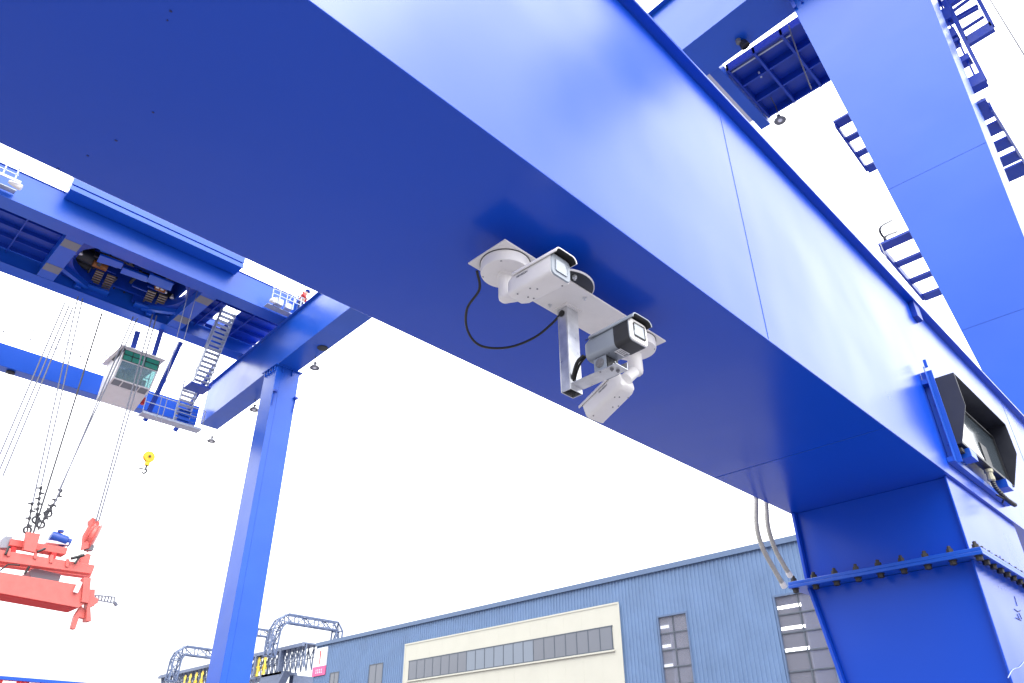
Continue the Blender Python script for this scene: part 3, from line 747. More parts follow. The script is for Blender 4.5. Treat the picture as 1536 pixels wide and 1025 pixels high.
b = MB(); b.box(pxa+.004,pxb+.006,1.535,pya-.0005,1.478,1.482); b.box(pxb+.002,pxb+.006,1.535,pya-.0005,1.4825,1.515); armp = b.obj('bracket_arm', GALV, brk, bevel=.0008)
b = MB()
for x, y in ((2.178,1.575),(2.205,1.565)): b.lathe((x,y,1.478), (0,0,-1), [(.009,0),(.009,.004),(.005,.0045),(.005,.010)], 6, False)
b.lathe((2.165,1.625,1.478),(0,0,-1),[(.004,0),(.004,.002)],8)
b.split('bolt', LAMPG, armp)
b = MB(); b.lathe((pxa-.001,1.805,ZP-.035), (-1,0,0), [(.016,0),(.016,.004),(.012,.006)], 16); b.obj('cable_gland', BLACK, brk)

# ---- security cameras
def rrect(w, h, r, n=5):
    out = []
    for cx, cy, a0 in ((w/2-r,h/2-r,0),(-w/2+r,h/2-r,90),(-w/2+r,-h/2+r,180),(w/2-r,-h/2+r,270)):
        for k in range(n+1):
            a = math.radians(a0+90*k/n); out.append((cx+r*math.cos(a), cy+r*math.sin(a)))
    return out
def loft(m, secs):
    """secs: list of (y, w, h, r, zc); rounded-rectangle sections lofted along -Y (front at the low y)"""
    rings = []
    for (y, w, h, r, zc) in secs:
        rings.append([m.bm.verts.new((a, y, c2+zc)) for a, c2 in rrect(w, h, r)])
    n = len(rings[0])
    for p, q in zip(rings, rings[1:]):
        for k in range(n):
            f = m.bm.faces.new((p[k], p[(k+1) % n], q[(k+1) % n], q[k])); f.smooth = True
    m.bm.faces.new(rings[0][::-1]); m.bm.faces.new(rings[-1])
def xform(origin, fwd, roll=0):
    """local -Y -> fwd, local Z up"""
    f = V(fwd).normalized(); y = -f; x = y.cross(V((0,0,1))).normalized(); z = x.cross(y)
    m = Matrix((x, y, z)).transposed().to_4x4(); m.translation = V(origin)
    return m @ Matrix.Rotation(roll, 4, 'Y')
def hoodshell(m, w, h, r, y0, y1, t=.004, zc=0, drop=.5):
    """open sunshade: the upper part of a rounded rectangle shell"""
    sec = [p for p in rrect(w, h, r, 6)]
    sec = [(a, c2) for a, c2 in sec if c2 > h/2-drop*h]
    sec.sort(key=lambda p: math.atan2(p[1]-(h/2-drop*h)+.002, p[0]))
    inn = [(a*(1-2*t/w), (c2-(h/2-drop*h))*(1-t/(drop*h))+(h/2-drop*h)) for a, c2 in sec]
    loop = sec+inn[::-1]
    m.prism([V((a, y0, c2+zc)) for a, c2 in loop], (0, y1-y0, 0))
def screws(m, pts, d, r=.004):
    for p in pts: m.lathe(p, d, [(r,-.001),(r,.0015)], 8)
# camera 1: white, over the plate's left end
c1 = thing('security_camera', 'white bullet security camera at the plate end with the looping cable', 'security camera', 'security cameras under the sill beam')
def junction(root, c, mat=WHITE):
    m = MB(); m.lathe((c[0],c[1],ZP-.0005), (0,0,-1), [(.101,0),(.104,.003),(.104,.042),(.101,.050),(.090,.0535),(.03,.054)], 48); j = m.obj('junction_box', mat, root)
    m = MB(); m.lathe((c[0],c[1],ZP-.0004), (0,0,-1), [(.107,0),(.107,.0028)], 48); m.obj('gasket', CHAR, j)
    m = MB(); screws(m, [(c[0]+.092*math.cos(t), c[1]+.092*math.sin(t), ZP-.052) for t in (.6,2.2,3.75,5.3)], (0,0,-1), .005); m.split('screw', LAMPG, j)
J1 = (1.745, 1.758)
junction(c1, J1)
A1 = V((1.752, 1.764, 0))
b = MB(); b.lathe((A1.x,A1.y,ZP-.054), (0,0,-1), [(.040,-.002),(.038,.010),(.030,.013),(.0295,.105),(.027,.116),(.020,.124),(.008,.128)], 28); b.obj('swivel_arm', WHITE, c1)
def bullet(root, M, W, H, Ln, body, capm, bezel, hoodm, win=.62, hood_over=.035, dark=None, letter=True, lx=-1, lettercol=LAMPG):
    m = MB(); loft(m, [(-Ln/2,W,H,.018,0),(-Ln/2+.006,W*1.0,H*1.0,.02,0),(Ln/2-.035,W*.98,H*.98,.022,0),(Ln/2-.008,W*.86,H*.86,.024,.0),(Ln/2,W*.7,H*.7,.024,0)])
    bd = m.obj('body', body, root, xf=M)
    m = MB(); loft(m, [(-Ln/2-.006,W*.93,H*.92,.018,0),(-Ln/2-.0005,W*.99,H*.99,.02,0)]); m.obj('bezel', bezel, bd, xf=M)
    m = MB(); loft(m, [(-Ln/2-.0085,W*win,H*win*.86,.010,-.002),(-Ln/2-.0065,W*win,H*win*.86,.010,-.002)]); m.obj('lens_window', LENS, bd, xf=M)
    m = MB()
    for s in (-1, 1): m.box(s*W*win/2-(.0025 if s > 0 else 0), s*W*win/2+(.0025 if s < 0 else 0), -Ln/2-.010, -Ln/2-.0088, -H*win*.4, H*win*.4)
    m.box(-W*win/2+.004,W*win/2-.004,-Ln/2-.010,-Ln/2-.0088,-H*win*.43-.002,-H*win*.43+.0015)
    m.bm.transform(M); m.split('lens_trim', GREY if dark is None else BLACK, bd)
    m = MB(); hoodshell(m, W+.013, H+.016, .026, -Ln/2-hood_over, Ln/2-.04, .004, .004, .36); m.obj('sunshade', hoodm, root, xf=M)
    m = MB(); hoodshell(m, W+.0045, H+.0075, .023, -Ln/2-hood_over+.003, -Ln/2+.002, .0012, .004, .36); m.obj('shade_lining', BLACK, root, xf=M)
    m = MB(); screws(m, [(W*.25,Ln*.18,-H/2),(W*.05,Ln*.22,-H/2),(-W*.1,-Ln*.05,-H/2),(-W*.3,Ln*.02,-H/2),(W*.35,-Ln*.4,-H/2),(-W*.35,Ln*.28,-H/2)], (0,0,-1), .0035); m.bm.transform(M); m.split('screw', LAMPG, bd)
    if letter:
        o = V((-W/2-.0006, Ln*.12, H*.18)); lo = M @ o; xd = M.to_3x3() @ V((0,-1,0)); up = M.to_3x3() @ V((0,0,1))
        lettering('HIKVISION', .0125, lettercol, bd, lo, xd, up)
    return bd
M1 = xform((1.742, 1.580, 1.702), (.0,-1,-.03))
bullet(c1, M1, .110, .098, .240, WHITE, None, LENS if False else GREY, WHITE, .62)
b = MB(); b.lathe((A1.x+.0,A1.y,1.72), V((.5,-.9,0)), [(.026,0),(.026,.05)], 18); b.obj('swivel_knuckle', WHITE, c1)
# camera 2: silver-grey with dark front, on the post's arm
c2_ = thing('security_camera', 'silver grey security camera with black front band on the arm of the square post', 'security camera', 'security cameras under the sill beam')
M2 = xform((2.200, 1.568, 1.601), (-.03,-1,.01))
bd = bullet(c2_, M2, .115, .108, .250, GREY, None, WHITE, GREY, .66, .030, dark=True, letter=False)
b = MB(); loft(b, [(-.250/2+.004,.1180,.1105,.022,0),(-.045,.1180,.1105,.022,0)]); b.obj('front_band', CHAR, bd, xf=M2)
b = MB(); b.box(-.034,.034,-.125-.0112,-.125-.0090,-.030,-.0262); b.box(-.036,-.0335,-.125-.0112,-.125-.0090,-.005,.032); b.box(-.034,.036,-.125-.0112,-.125-.0090,.030,.034); b.box(.0335,.036,-.125-.0112,-.125-.0090,-.026,.029); b.bm.transform(M2); b.split('lens_trim', BLACK, bd)
lettering('HIKVISION', .0125, CHAR, bd, M2 @ V((-.0632, .075, .040)), M2.to_3x3() @ V((0,-1,0)), M2.to_3x3() @ V((0,0,1)))
b = MB(); b.box(-.030,.032,-.052,-.018,-.0560,-.0553); b.obj('rating_label', SIGNW, bd, xf=M2)
b = MB()
for i in range(3): b.box(-.024,.018,-.048+i*.009,-.0445+i*.009,-.0566,-.0561)
b.box(.022,.029,-.047,-.024,-.0566,-.0561)
b.obj('label_print', LAMPG, bd, xf=M2)
b = MB()
b.box(-.040,-.036,.02,.085,-.118,-.0565); b.box(.036,.040,.02,.085,-.118,-.0565); b.box(-.040,.040,.02,.085,-.122,-.1182); b.box(-.03,.03,.025,.08,-.092,-.0565)
u = b.obj('yoke', GREY, c2_, xf=M2)
b = MB(); b.lathe((-.0402,.052,-.083),(-1,0,0),[(.022,0),(.022,.003),(.016,.004),(.006,.007)],14); 
for a in range(5): b.lathe((-.0405+0,.052+.014*math.cos(a*1.256),-.083+.014*math.sin(a*1.256)),(-1,0,0),[(.0035,.002),(.0035,.006)],6)
b.obj('pivot_knob', LAMPG, u, xf=M2)
b = MB(); b.box(-.034,.034,.016,.0195,-.116,-.060); b.obj('pivot_cover', CHAR, u, xf=M2)
b = MB(); b.lathe((0,.0155,-.09),(0,-1,0),[(.005,0),(.005,.004)],8); b.lathe((.012,.0155,-.075),(0,-1,0),[(.004,0),(.004,.004)],8); b.bm.transform(M2); b.split('screw', GALV, u)
# camera 3: white, far end, turned away and tilted down
c3 = thing('security_camera', 'white bullet security camera tilted down and away at the right end of the plate', 'security camera', 'security cameras under the sill beam')
J3 = (2.632, 1.757); junction(c3, J3)
A3 = V((2.645, 1.772, 0))
b = MB(); b.lathe((A3.x,A3.y,ZP-.054), (0,0,-1), [(.044,-.002),(.042,.010),(.036,.013),(.0355,.100),(.033,.112),(.024,.121),(.008,.124)], 28); b.obj('swivel_arm', WHITE, c3)
f3 = V((.12, .95, -.33)).normalized()
M3 = xform(V((2.590, 1.900, 1.612)), f3, 0)
bullet(c3, M3, .112, .098, .250, WHITE, None, GREY, WHITE, .62, .025, letter=False)
lettering('HIKVISION', .0125, LAMPG, c3, M3 @ V((.0566, .02, .018)), M3.to_3x3() @ V((0,1,0)), M3.to_3x3() @ V((0,0,1)))
b = MB(); b.tube([M3 @ V((0,.085,0)), M3 @ V((.0,.130,.01)), V((A3.x,A3.y,1.73))], [.034,.030,.028], 16); b.obj('swivel_knuckle', WHITE, c3)
# cables
b = MB(); b.tube(curve([(1.665,1.845,1.850),(1.735,1.905,1.822),(1.778,2.03,1.80),(1.875,2.13,1.775),(1.99,2.165,1.76),(2.10,2.10,1.77),(2.16,1.99,1.80),(2.165,1.88,1.83),(2.148,1.808,1.845)],10), .0058, 8)
tag(b.obj('camera_cable', BLACK), 'black cable looping from the left junction box to the top of the square post', 'cable')
b = MB(); b.tube(curve([(2.165,1.705,1.59),(2.155,1.735,1.565),(2.165,1.768,1.52),(2.185,1.795,1.47),(2.195,1.803,1.452),(2.195,1.805,1.50)],8), .0075, 8)
b.tube(curve([(2.175,1.700,1.59),(2.170,1.735,1.56),(2.18,1.772,1.515),(2.20,1.798,1.468),(2.207,1.806,1.452),(2.207,1.806,1.50)],8), .0055, 8)
tag(b.obj('camera_cable', BLACK), 'short black cable from the grey camera into the open bottom of the post', 'cable')
b = MB(); b.tube(curve([(2.235,1.80,1.54),(2.26,1.76,1.53),(2.275,1.70,1.545),(2.26,1.66,1.58)],8), .005, 8)
tag(b.obj('camera_cable', BLACK), 'thin black cable passing behind the post just above its arm', 'cable')

# conduits hanging behind the sill
for (pts, lab) in (([(1134,748),(1135,790),(1144,822),(1160,852),(1174,876)], 'longer corrugated grey conduit hanging behind the sill beam, left of two'),
                   ([(1149,752),(1152,790),(1162,822),(1174,845),(1183,860)], 'shorter corrugated grey conduit hanging behind the sill beam, nearer the leg')):
    cd = thing('flexible_conduit', lab, 'conduit', 'conduits behind the sill')
    cc = curve([at(x,y,1,2.66) for x, y in pts], 22); cc = [cc[0]+V((0,0,.25)), cc[0]+V((0,0,.1))]+cc
    m = MB(); m.tube(cc, [.017 if i % 2 else .0195 for i in range(len(cc))], 10); m.obj('hose', DUCT, cd)
    d = (cc[-1]-cc[-2]).normalized(); m = MB(); m.lathe(cc[-1], d, [(.012,-.03),(.021,-.01),(.023,.0),(.023,.03),(.018,.034)], 12); m.obj('end_cap', PLATE, cd)

# ================================================================= pendant lamps
lamp = thing('pendant_lamp', 'grey bell lamp hanging below the end beam, just right of the far leg', 'lamp', 'bell lamps on the crane')
b = MB(); b.lathe((0,0,0), (0,0,1), [(.02,.02),(.30,.0),(.34,-.04),(.36,.0),(.30,.08),(.20,.17),(.10,.24),(.07,.34),(.12,.36),(.12,.42),(.05,.46)], 20); b.obj('lamp_shade', LAMPG, lamp)
b = MB(); b.lathe((0,0,0), (0,0,1), [(.02,-.05),(.10,-.04),(.14,.01),(.10,.02)], 14); b.obj('bulb', SIGNW, lamp)
b = MB(); b.tube([(0,0,.44), (0,0,.75), (-.25,-.05,1.0), (-1.0,-.15,1.05)], .025, 8); b.obj('lamp_arm', ROPE, lamp)
lamp['_inst'] = 1
def copy_tree(o):
    r = o.copy(); COL.objects.link(r)
    for ch in o.children:
        k = ch.copy(); COL.objects.link(k); k.parent = r
    return r
lspots = [((472,552),20.3,None,.8), ((381,615),20.3,'grey bell lamp hanging below the end beam, just left of the far leg',.8), ((317,662),20.3,'grey bell lamp below the outer corner of the end beam, lowest of the far lamps',.8),
          ((1170,181),20.8,'grey bell lamp under the grated platform beside the near leg, nearest of the lamps',.62)]
for i, (pp, zl, lab, s) in enumerate(lspots):
    L = lamp if i == 0 else copy_tree(lamp)
    L.location = at(*pp,2,zl); L.scale = (s, s, s)
    if lab: L['label'] = lab
LAMPS = 1
hrn = thing('siren_horn', 'dark siren lamp fixed under the end beam near the gap in the platform', 'siren')
p = at(1114,64,2,20.9)
b = MB(); b.lathe(p+V((0,0,.0)), (.35,-.25,-1), [(.08,-.05),(.13,.0),(.155,.19),(.13,.2),(.12,.13),(.04,.1)], 18); b.obj('horn', MACH, hrn)
b = MB(); b.lathe(p+V((-.12,.08,.10)), (0,0,1), [(.09,-.16),(.09,-.02),(.04,0)], 14); b.obj('base', LAMPG, hrn)

# ================================================================= worker on the service platform
wk = thing('person', 'worker in red jacket and blue helmet on the far girder platform', 'person')
p = at(452,446,1,34.9)
def body(joints, edges, rad, name, mat, root):
    me = bpy.data.meshes.new(name); me.from_pydata([V(j) for j in joints], edges, []); o = bpy.data.objects.new(name, me); COL.objects.link(o); o.parent = root
    me.materials.append(mat)
    sk = o.modifiers.new('skin', 'SKIN'); o.modifiers.new('sub', 'SUBSURF').levels = 1; o.modifiers['sub'].render_levels = 2
    for i, r in enumerate(rad): me.skin_vertices[0].data[i].radius = (r, r)
    me.skin_vertices[0].data[0].use_root = True
    return o
q = p+V((0,0,-.25))
J = [q, q+V((.08,0,.28)), q+V((.2,0,.52)), q+V((.28,0,.66)), q+V((.34,-.02,.80)),               # pelvis..head
     q+V((.02,-.22,.48)), q+V((-.02,-.34,.22)), q+V((.12,-.42,.02)), q+V((.22,-.45,-.04)),
     q+V((.36,.2,.46)), q+V((.46,.26,.2)), q+V((.52,.1,.02)), q+V((.54,.02,-.04)),
     q+V((-.05,-.12,-.42)), q+V((-.1,-.12,-.85)), q+V((.0,-.16,-.88)), q+V((.12,.12,-.40)), q+V((.1,.14,-.85)), q+V((.2,.12,-.88))]
E_ = [(0,1),(1,2),(2,3),(3,4),(2,5),(5,6),(6,7),(7,8),(2,9),(9,10),(10,11),(11,12),(0,13),(13,14),(14,15),(0,16),(16,17),(17,18)]
Rr = [.15,.16,.17,.07,.11,.075,.06,.05,.045,.075,.06,.05,.045,.09,.06,.05,.09,.06,.05]
body(J, E_, Rr, 'body', SKIN, wk)
body(J[0:3]+J[5:8]+J[9:12], [(0,1),(1,2),(2,3),(3,4),(4,5),(2,6),(6,7),(7,8)], [.175,.185,.195,.10,.085,.075,.10,.085,.075], 'jacket', REDD, wk)
body([J[0],J[13],J[14],J[16],J[17]], [(0,1),(1,2),(0,3),(3,4)], [.17,.115,.085,.115,.085], 'trousers', paint('navy_trousers',(.02,.03,.08),.8,.1), wk)
b = MB(); b.lathe(J[4]+V((.0,0,.03)), (.35,0,1), [(.17,-.02),(.165,.0),(.14,.02),(.135,.06),(.11,.12),(.05,.155),(.01,.16)], 18); b.obj('helmet', paint('blue_helmet',(.01,.05,.35),.35,.05), wk)

# ================================================================= warehouse
wh = thing('warehouse', 'long blue grey corrugated warehouse with cream panel and strip windows behind the crane', 'warehouse')
XW = 50.5; ZR = 15.0; YC = XW*1.634; YE = 2.0
def W(px, py): return at(px, py, 0, XW)
def corr(b, y0, y1, z0, z1, x=XW, per=.34, d=.065):
    n = max(1, round((y1-y0)/per)); pts = []
    for i in range(n):
        a = y0+(y1-y0)*i/n; w = (y1-y0)/n
        pts += [(x, a), (x, a+w*.55), (x-d, a+w*.65), (x-d, a+w*.9)]
    pts.append((x, y1))
    lo = [b.bm.verts.new((p[0], p[1], z0)) for p in pts]; hi = [b.bm.verts.new((p[0], p[1], z1)) for p in pts]
    for i in range(len(pts)-1): b.bm.faces.new((lo[i], lo[i+1], hi[i+1], hi[i]))
w1 = [W(988,927.5), W(1029,919.5)]; w2 = [W(1162,895), W(1232,880)]
wA = (W(1029,919.5).y, W(988,927.5).y, (w1[0].z+w1[1].z)/2)          # y0, y1, top
wB = (W(1162,895).y-3.2, W(1162,895).y, (wA[2]))
zs = 4.2                                                                # sill of the tall windows
b = MB()
corr(b, wA[1], YC, -HC, ZR); corr(b, wB[1], wA[0], -HC, ZR); corr(b, YE, wB[0], -HC, ZR)
for wv in (wA, wB): corr(b, wv[0], wv[1], wv[2], ZR); corr(b, wv[0], wv[1], -HC, zs)
wall = b.obj('wall', CLAD, wh, auto=False)
b = MB(); n = 60
for i in range(n):
    x0_ = XW+40*i/n
b.box(XW+.06, XW+40, YC-.05, YC, -HC, ZR-.05); b.obj('end_wall', CLAD, wh)
b = MB(); b.hexa([V((XW-.15,YE,ZR)),V((XW+45,YE,ZR+3.5)),V((XW+45,YC+.15,ZR+3.5)),V((XW-.15,YC+.15,ZR)),V((XW-.15,YE,ZR+.12)),V((XW+45,YE,ZR+3.62)),V((XW+45,YC+.15,ZR+3.62)),V((XW-.15,YC+.15,ZR+.12))]); b.obj('roof', CLAD, wh)
b = MB(); b.box(XW-.22, XW-.16, YE, YC+.16, ZR-.22, ZR+.18); b.box(XW-.159,XW+.5,YE,YC+.16,ZR+.125,ZR+.18); b.box(XW-.10,XW+.02,YC-.02,YC+.1,-HC,ZR-.22); b.obj('eaves_trim', TRIM, wh)
# cream panel
c0, c1_ = W(610,965), W(929,902.8)
yc0, yc1, zc = c1_.y, c0.y, (c0.z+c1_.z)/2-.15
b = MB(); b.box(XW-.16, XW-.05, yc0, yc1, -HC, zc)
cream = b.obj('cream_panel', CREAM, wh)
b = MB()
for i in range(1, 14):
    y = yc0+(yc1-yc0)*i/14; b.box(XW-.165, XW-.159, y-.01, y+.01, -HC, zc)
for z in (6.6,): b.box(XW-.165,XW-.159,yc0,yc1,z-.012,z+.012)
b.box(XW-.19,XW-.16,yc0-.05,yc0+.12,-HC,zc+.06); b.box(XW-.19,XW-.16,yc1-.12,yc1+.05,-HC,zc+.06); b.box(XW-.2,XW-.16,yc0-.05,yc1+.05,zc-.06,zc+.08)
b.obj('panel_trim', CREAM, cream)
# strip window
s0, s1 = at(614,992,0,XW-.2), at(917,941,0,XW-.2); s2, s3 = at(613,1018,0,XW-.2), at(916,975.5,0,XW-.2)
ys0, ys1, zs1, zs0 = s1.y, s0.y, (s0.z+s1.z)/2, (s2.z+s3.z)/2
win = thing('x','', '') ; bpy.data.objects.remove(win)
b = MB(); npan = 21
b.box(XW-.215,XW-.161,ys0-.1,ys1+.1,zs1,zs1+.09); b.box(XW-.215,XW-.161,ys0-.1,ys1+.1,zs0-.09,zs0)
for i in range(npan+1):
    y = ys0+(ys1-ys0)*i/npan; b.box(XW-.214,XW-.161,y-.045,y+.045,zs0,zs1)
wf = b.obj('strip_window', FRAME, wh)
b = MB(); b.box(XW-.28,XW-.162,ys0-.2,ys1+.2,zs0-.22,zs0-.095); b.obj('sill', CREAM, wf)
for i in range(npan):
    y0_, y1_ = ys0+(ys1-ys0)*i/npan+.046, ys0+(ys1-ys0)*(i+1)/npan-.046
    m = MB(); m.box(XW-.20,XW-.165,y0_,y1_,zs0+.001,zs1-.001); m.obj('pane', GLASSP if 7 <= i <= 13 else GLASS, wf)
# tall windows with lit interior
for wi, wv in enumerate((wA, wB)):
    b = MB(); y0_, y1_, zt_ = wv; cols = 2 if wi == 0 else 2; rows = 6
    b.box(XW-.10,XW+.10,y0_-.13,y0_,zs-.1,zt_+.13); b.box(XW-.10,XW+.10,y1_,y1_+.13,zs-.1,zt_+.13); b.box(XW-.10,XW+.10,y0_,y1_,zt_,zt_+.13); b.box(XW-.12,XW+.10,y0_,y1_,zs-.13,zs)
    fr = b.obj('tall_window', TRIM, wh)
    b = MB()
    for i in range(1, cols): y = y0_+(y1_-y0_)*i/cols; b.box(XW-.03,XW+.03,y-.04,y+.04,zs,zt_)
    for j in range(1, rows): z = zs+(zt_-zs)*j/rows; b.box(XW-.026,XW+.026,y0_,y1_,z-.04,z+.04)
    b.obj('glazing_bar', FRAME, fr)
    b = MB(); b.box(XW+.031,XW+.04,y0_,y1_,zs,zt_); b.obj('pane', CLEAR, fr)
    b = MB(); b.box(XW+9,XW+9.1,y0_-9,y1_+9,-HC,ZR-.3); b.box(XW+.2,XW+9,y0_-9,y0_-8.9,-HC,ZR-.3); b.box(XW+.2,XW+9,y1_+8.9,y1_+9,-HC,ZR-.3); b.box(XW+.2,XW+9,y0_-9,y1_+9,ZR-.3,ZR-.2)
    it = b.obj('interior', INTER, wh)
    b = MB()
    for k in range(3): b.box(XW+4,XW+8.7,y0_-1.0+1.1*k*2.2,y0_-.6+1.1*k*2.2,ZR-.42+0,ZR-.34)
    for k in range(3): b.box(XW+8.9,XW+8.98,y0_-6,y1_+6,9.2+k*1.6,9.42+k*1.6)
    b.split('light_tube', TUBE, it)
    b = MB(); b.box(XW+7.6,XW+7.75,y0_+.6,y0_+.75,-HC,ZR-.31); b.box(XW+6.0,XW+6.2,y0_-8,y1_+8,7.0,7.5); b.obj('steel_frame', LATT, it)
# small left windows
for (xa2, xb2, yt) in ((556,575,999),(497,509,1011)):
    p0, p1 = W(xa2,yt), W(xb2,yt-3)
    b = MB(); y0_, y1_, zt_ = p1.y, p0.y, p0.z; zb_ = zt_-5
    for (a0_, a1_) in ((y0_-.1,y0_),((y0_+y1_)/2-.05,(y0_+y1_)/2+.05),(y1_,y1_+.1)): b.box(XW-.10,XW-.046,a0_,a1_,zb_,zt_)
    b.box(XW-.101,XW-.046,y0_-.1,y1_+.1,zt_,zt_+.1); f2 = b.obj('window', FRAME, wh)
    b = MB(); b.box(XW-.08,XW-.0465,y0_,y1_,zb_,zt_); b.obj('pane', GLASS, f2)
# sign at the corner
sg = thing('wall_sign', 'white sign with a red stroke and pink lower band on the warehouse corner', 'sign')
c = [at(x,y,0,XW-.12) for x, y in ((473,974),(492,970),(487,1010),(468,1015))]
zt_, zb_ = (c[0].z+c[1].z)/2, (c[2].z+c[3].z)/2; y1_, y0_ = c[0].y, c[1].y; zb_ = zt_-(zt_-zb_)*1.0
b = MB(); b.box(XW-.16,XW-.05,y0_,y1_,zb_+.9,zt_); b.obj('panel', SIGNW, sg)
b = MB(); b.box(XW-.16,XW-.05,y0_,y1_,zb_-.1,zb_+.899); b.obj('band', PINK, sg)
ym = (y0_+y1_)/2
b = MB(); hh = zt_-zb_-.9
b.prism([V((XW-.165,ym-.10,zb_+.9+hh*.12)),V((XW-.165,ym+.06,zb_+.9+hh*.12)),V((XW-.165,ym+.16,zb_+.9+hh*.85)),V((XW-.165,ym-.12,zb_+.9+hh*.85))], (.004,0,0)); b.obj('stroke', REDD, sg)
b = MB()
for i in range(4):
    y = y0_+(y1_-y0_)*(.28+.14*i); b.box(XW-.166,XW-.161,y-.10,y+.10,zb_+.52,zb_+.58); b.box(XW-.166,XW-.161,y-.03,y+.03,zb_+.25,zb_+.51); b.box(XW-.166,XW-.161,y-.12,y+.12,zb_+.18,zb_+.24)
b.obj('lettering', SIGNW, sg)

# ================================================================= lattice gantry crane beyond the warehouse
lg = thing('lattice_gantry', 'grey lattice gantry crane with arched trusses and yellow characters beyond the warehouse corner', 'lattice crane')
def lattice(b, path, hw, ydir, r=.07, seg=1.6):
    """four chords along a path, offset by hw across and along ydir, with zigzag bracing"""
    path = [V(p) for p in path]; Yd = V(ydir)*hw
    ring = []
    for i, p in enumerate(path):
        d = (path[min(i+1,len(path)-1)]-path[max(i-1,0)]).normalized(); nrm = d.cross(V(ydir)).normalized()*hw
        ring.append([p+nrm-Yd, p+nrm+Yd, p-nrm+Yd, p-nrm-Yd])
    fl = []
    for i in range(len(ring)-1):
        L = (path[i+1]-path[i]).length; k = max(1, round(L/seg))
        for j in range(k): fl.append([ring[i][m].lerp(ring[i+1][m], j/k) for m in range(4)])
    fl.append(ring[-1])
    for a, c in zip(ring, ring[1:]):
        for m in range(4): b.beam(a[m], c[m], r*1.7, r*1.7)
    for j, (a, c) in enumerate(zip(fl, fl[1:])):
        for m in range(4):
            b.beam(a[m], a[(m+1) % 4], r, r)
            if (j+m) % 2: b.beam(a[m], c[(m+1) % 4], r, r)
            else: b.beam(a[(m+1) % 4], c[m], r, r)
YA = 112.0
def A(px, py, y=YA): return at(px, py, 1, y)
for path, yy in (([(404,985),(413,945),(419,935),(430,928),(503,940),(506,948),(502,975)], YA), ([(256,1022),(264,990),(268,983),(277,976),(345,985),(348,992),(345,1015)], YA+24), ([(330,1000),(338,950),(345,943),(403,951),(406,957),(403,975)], YA+45)):
    b = MB(); pp = [A(x,y,yy) for x, y in path]
    lattice(b, pp, .62 if yy == YA else .66, (0,1,0), .125, 2.0); b.obj('arch_truss', LATTP, lg)
p1, p2 = A(458,967,YA-14), None
xg = A(430,975,YA).x
def G2(px, py): return at(px, py, 0, xg)
ga, gb = G2(460,965), G2(243,1014)
zt_ = (ga.z+gb.z)/2; ya_, yb_ = ga.y, gb.y
zl = G2(400,1012).z
b = MB()
hh = zt_-zl
b.box(xg-.5, xg+2.6, ya_, yb_, zt_-.12, zt_+.08); b.box(xg-.7, xg-.3, ya_, yb_, zt_-.5, zt_-.121); b.box(xg-.2, xg+2.6, ya_+6, yb_, zl-.35, zl)
n = 34
for i in range(n):
    y0_, y1_ = ya_+(yb_-ya_)*i/n, ya_+(yb_-ya_)*(i+1)/n
    for x in (xg, xg+2.3):
        b.beam((x,y0_,zt_-.12),(x,y0_+.001,zl),.16,.16,(1,0,0)); b.beam((x,y0_,zl),(x,y1_,zt_-.3),.13,.13,(1,0,0)); b.beam((x,y0_,(zt_+zl)/2),(x,y1_,(zt_+zl)/2),.1,.1)
        b.beam((x,y0_,zt_-.3),(x,(y0_+y1_)/2,(zt_+zl)/2),.1,.1,(1,0,0))
for k in (4, 9, 14): 
    y = ya_+(yb_-ya_)*k/n; b.box(xg-.72,xg-.12,y,y+.5,zl,zt_-.12)
b.obj('truss_girder', LATT, lg)
b = MB()
zl2 = zl-hh*.95
b.box(xg-.3,xg+2.6,ya_+9,yb_,zl2-.3,zl2)
for i in range(26):
    y0_ = ya_+9+(yb_-ya_-9)*i/26; y1_ = y0_+(yb_-ya_-9)/26
    b.beam((xg,y0_,zl-.35),(xg,y1_,zl2),.13,.13,(1,0,0)); b.beam((xg,y1_,zl-.35),(xg,y0_,zl2),.13,.13,(1,0,0))
b.prism([V((xg-.2,ya_+5,zl)),V((xg-.2,ya_+12,zl)),V((xg-.2,ya_+14,zl2-3)),V((xg-.2,ya_+10,zl2-3))], (1.2,0,0))
b.box(xg+2.6,xg+9,ya_+7,ya_+8.2,zl-1.6,zl-.2); b.box(xg+1,xg+2,ya_+10,ya_+11,-HC,zl2)
b.box(xg+1,xg+2,yb_-4,yb_-3,-HC,zl2); b.beam((xg,yb_-.5,zt_),(xg+.2,yb_-4,zl2-6),.3,.3)
b.obj('lower_truss', LATT, lg)
for (px, py) in ((387,1001),(397,998),(373,1004),(276,1026),(284,1024),(293,1022),(302,1020)):
    p = at(px,py,0,xg-.35); s = (zt_-zl)*.34; m = MB()
    for k in (-1,-.1,.8): m.box(xg-.38,xg-.34,p.y-.44*s,p.y+.44*s,p.z+k*s-.16*s,p.z+k*s+.22*s)
    m.box(xg-.377,xg-.343,p.y-.26*s,p.y+.26*s,p.z-1.0*s,p.z+1.25*s)
    m.beam((xg-.36,p.y+.55*s,p.z-.6*s),(xg-.36,p.y+.25*s,p.z+.1*s),.03,.22*s,(1,0,0)); m.beam((xg-.36,p.y-.55*s,p.z-.6*s),(xg-.36,p.y-.25*s,p.z+.1*s),.03,.22*s,(1,0,0))
    m.obj('letter', GLYPH, lg)

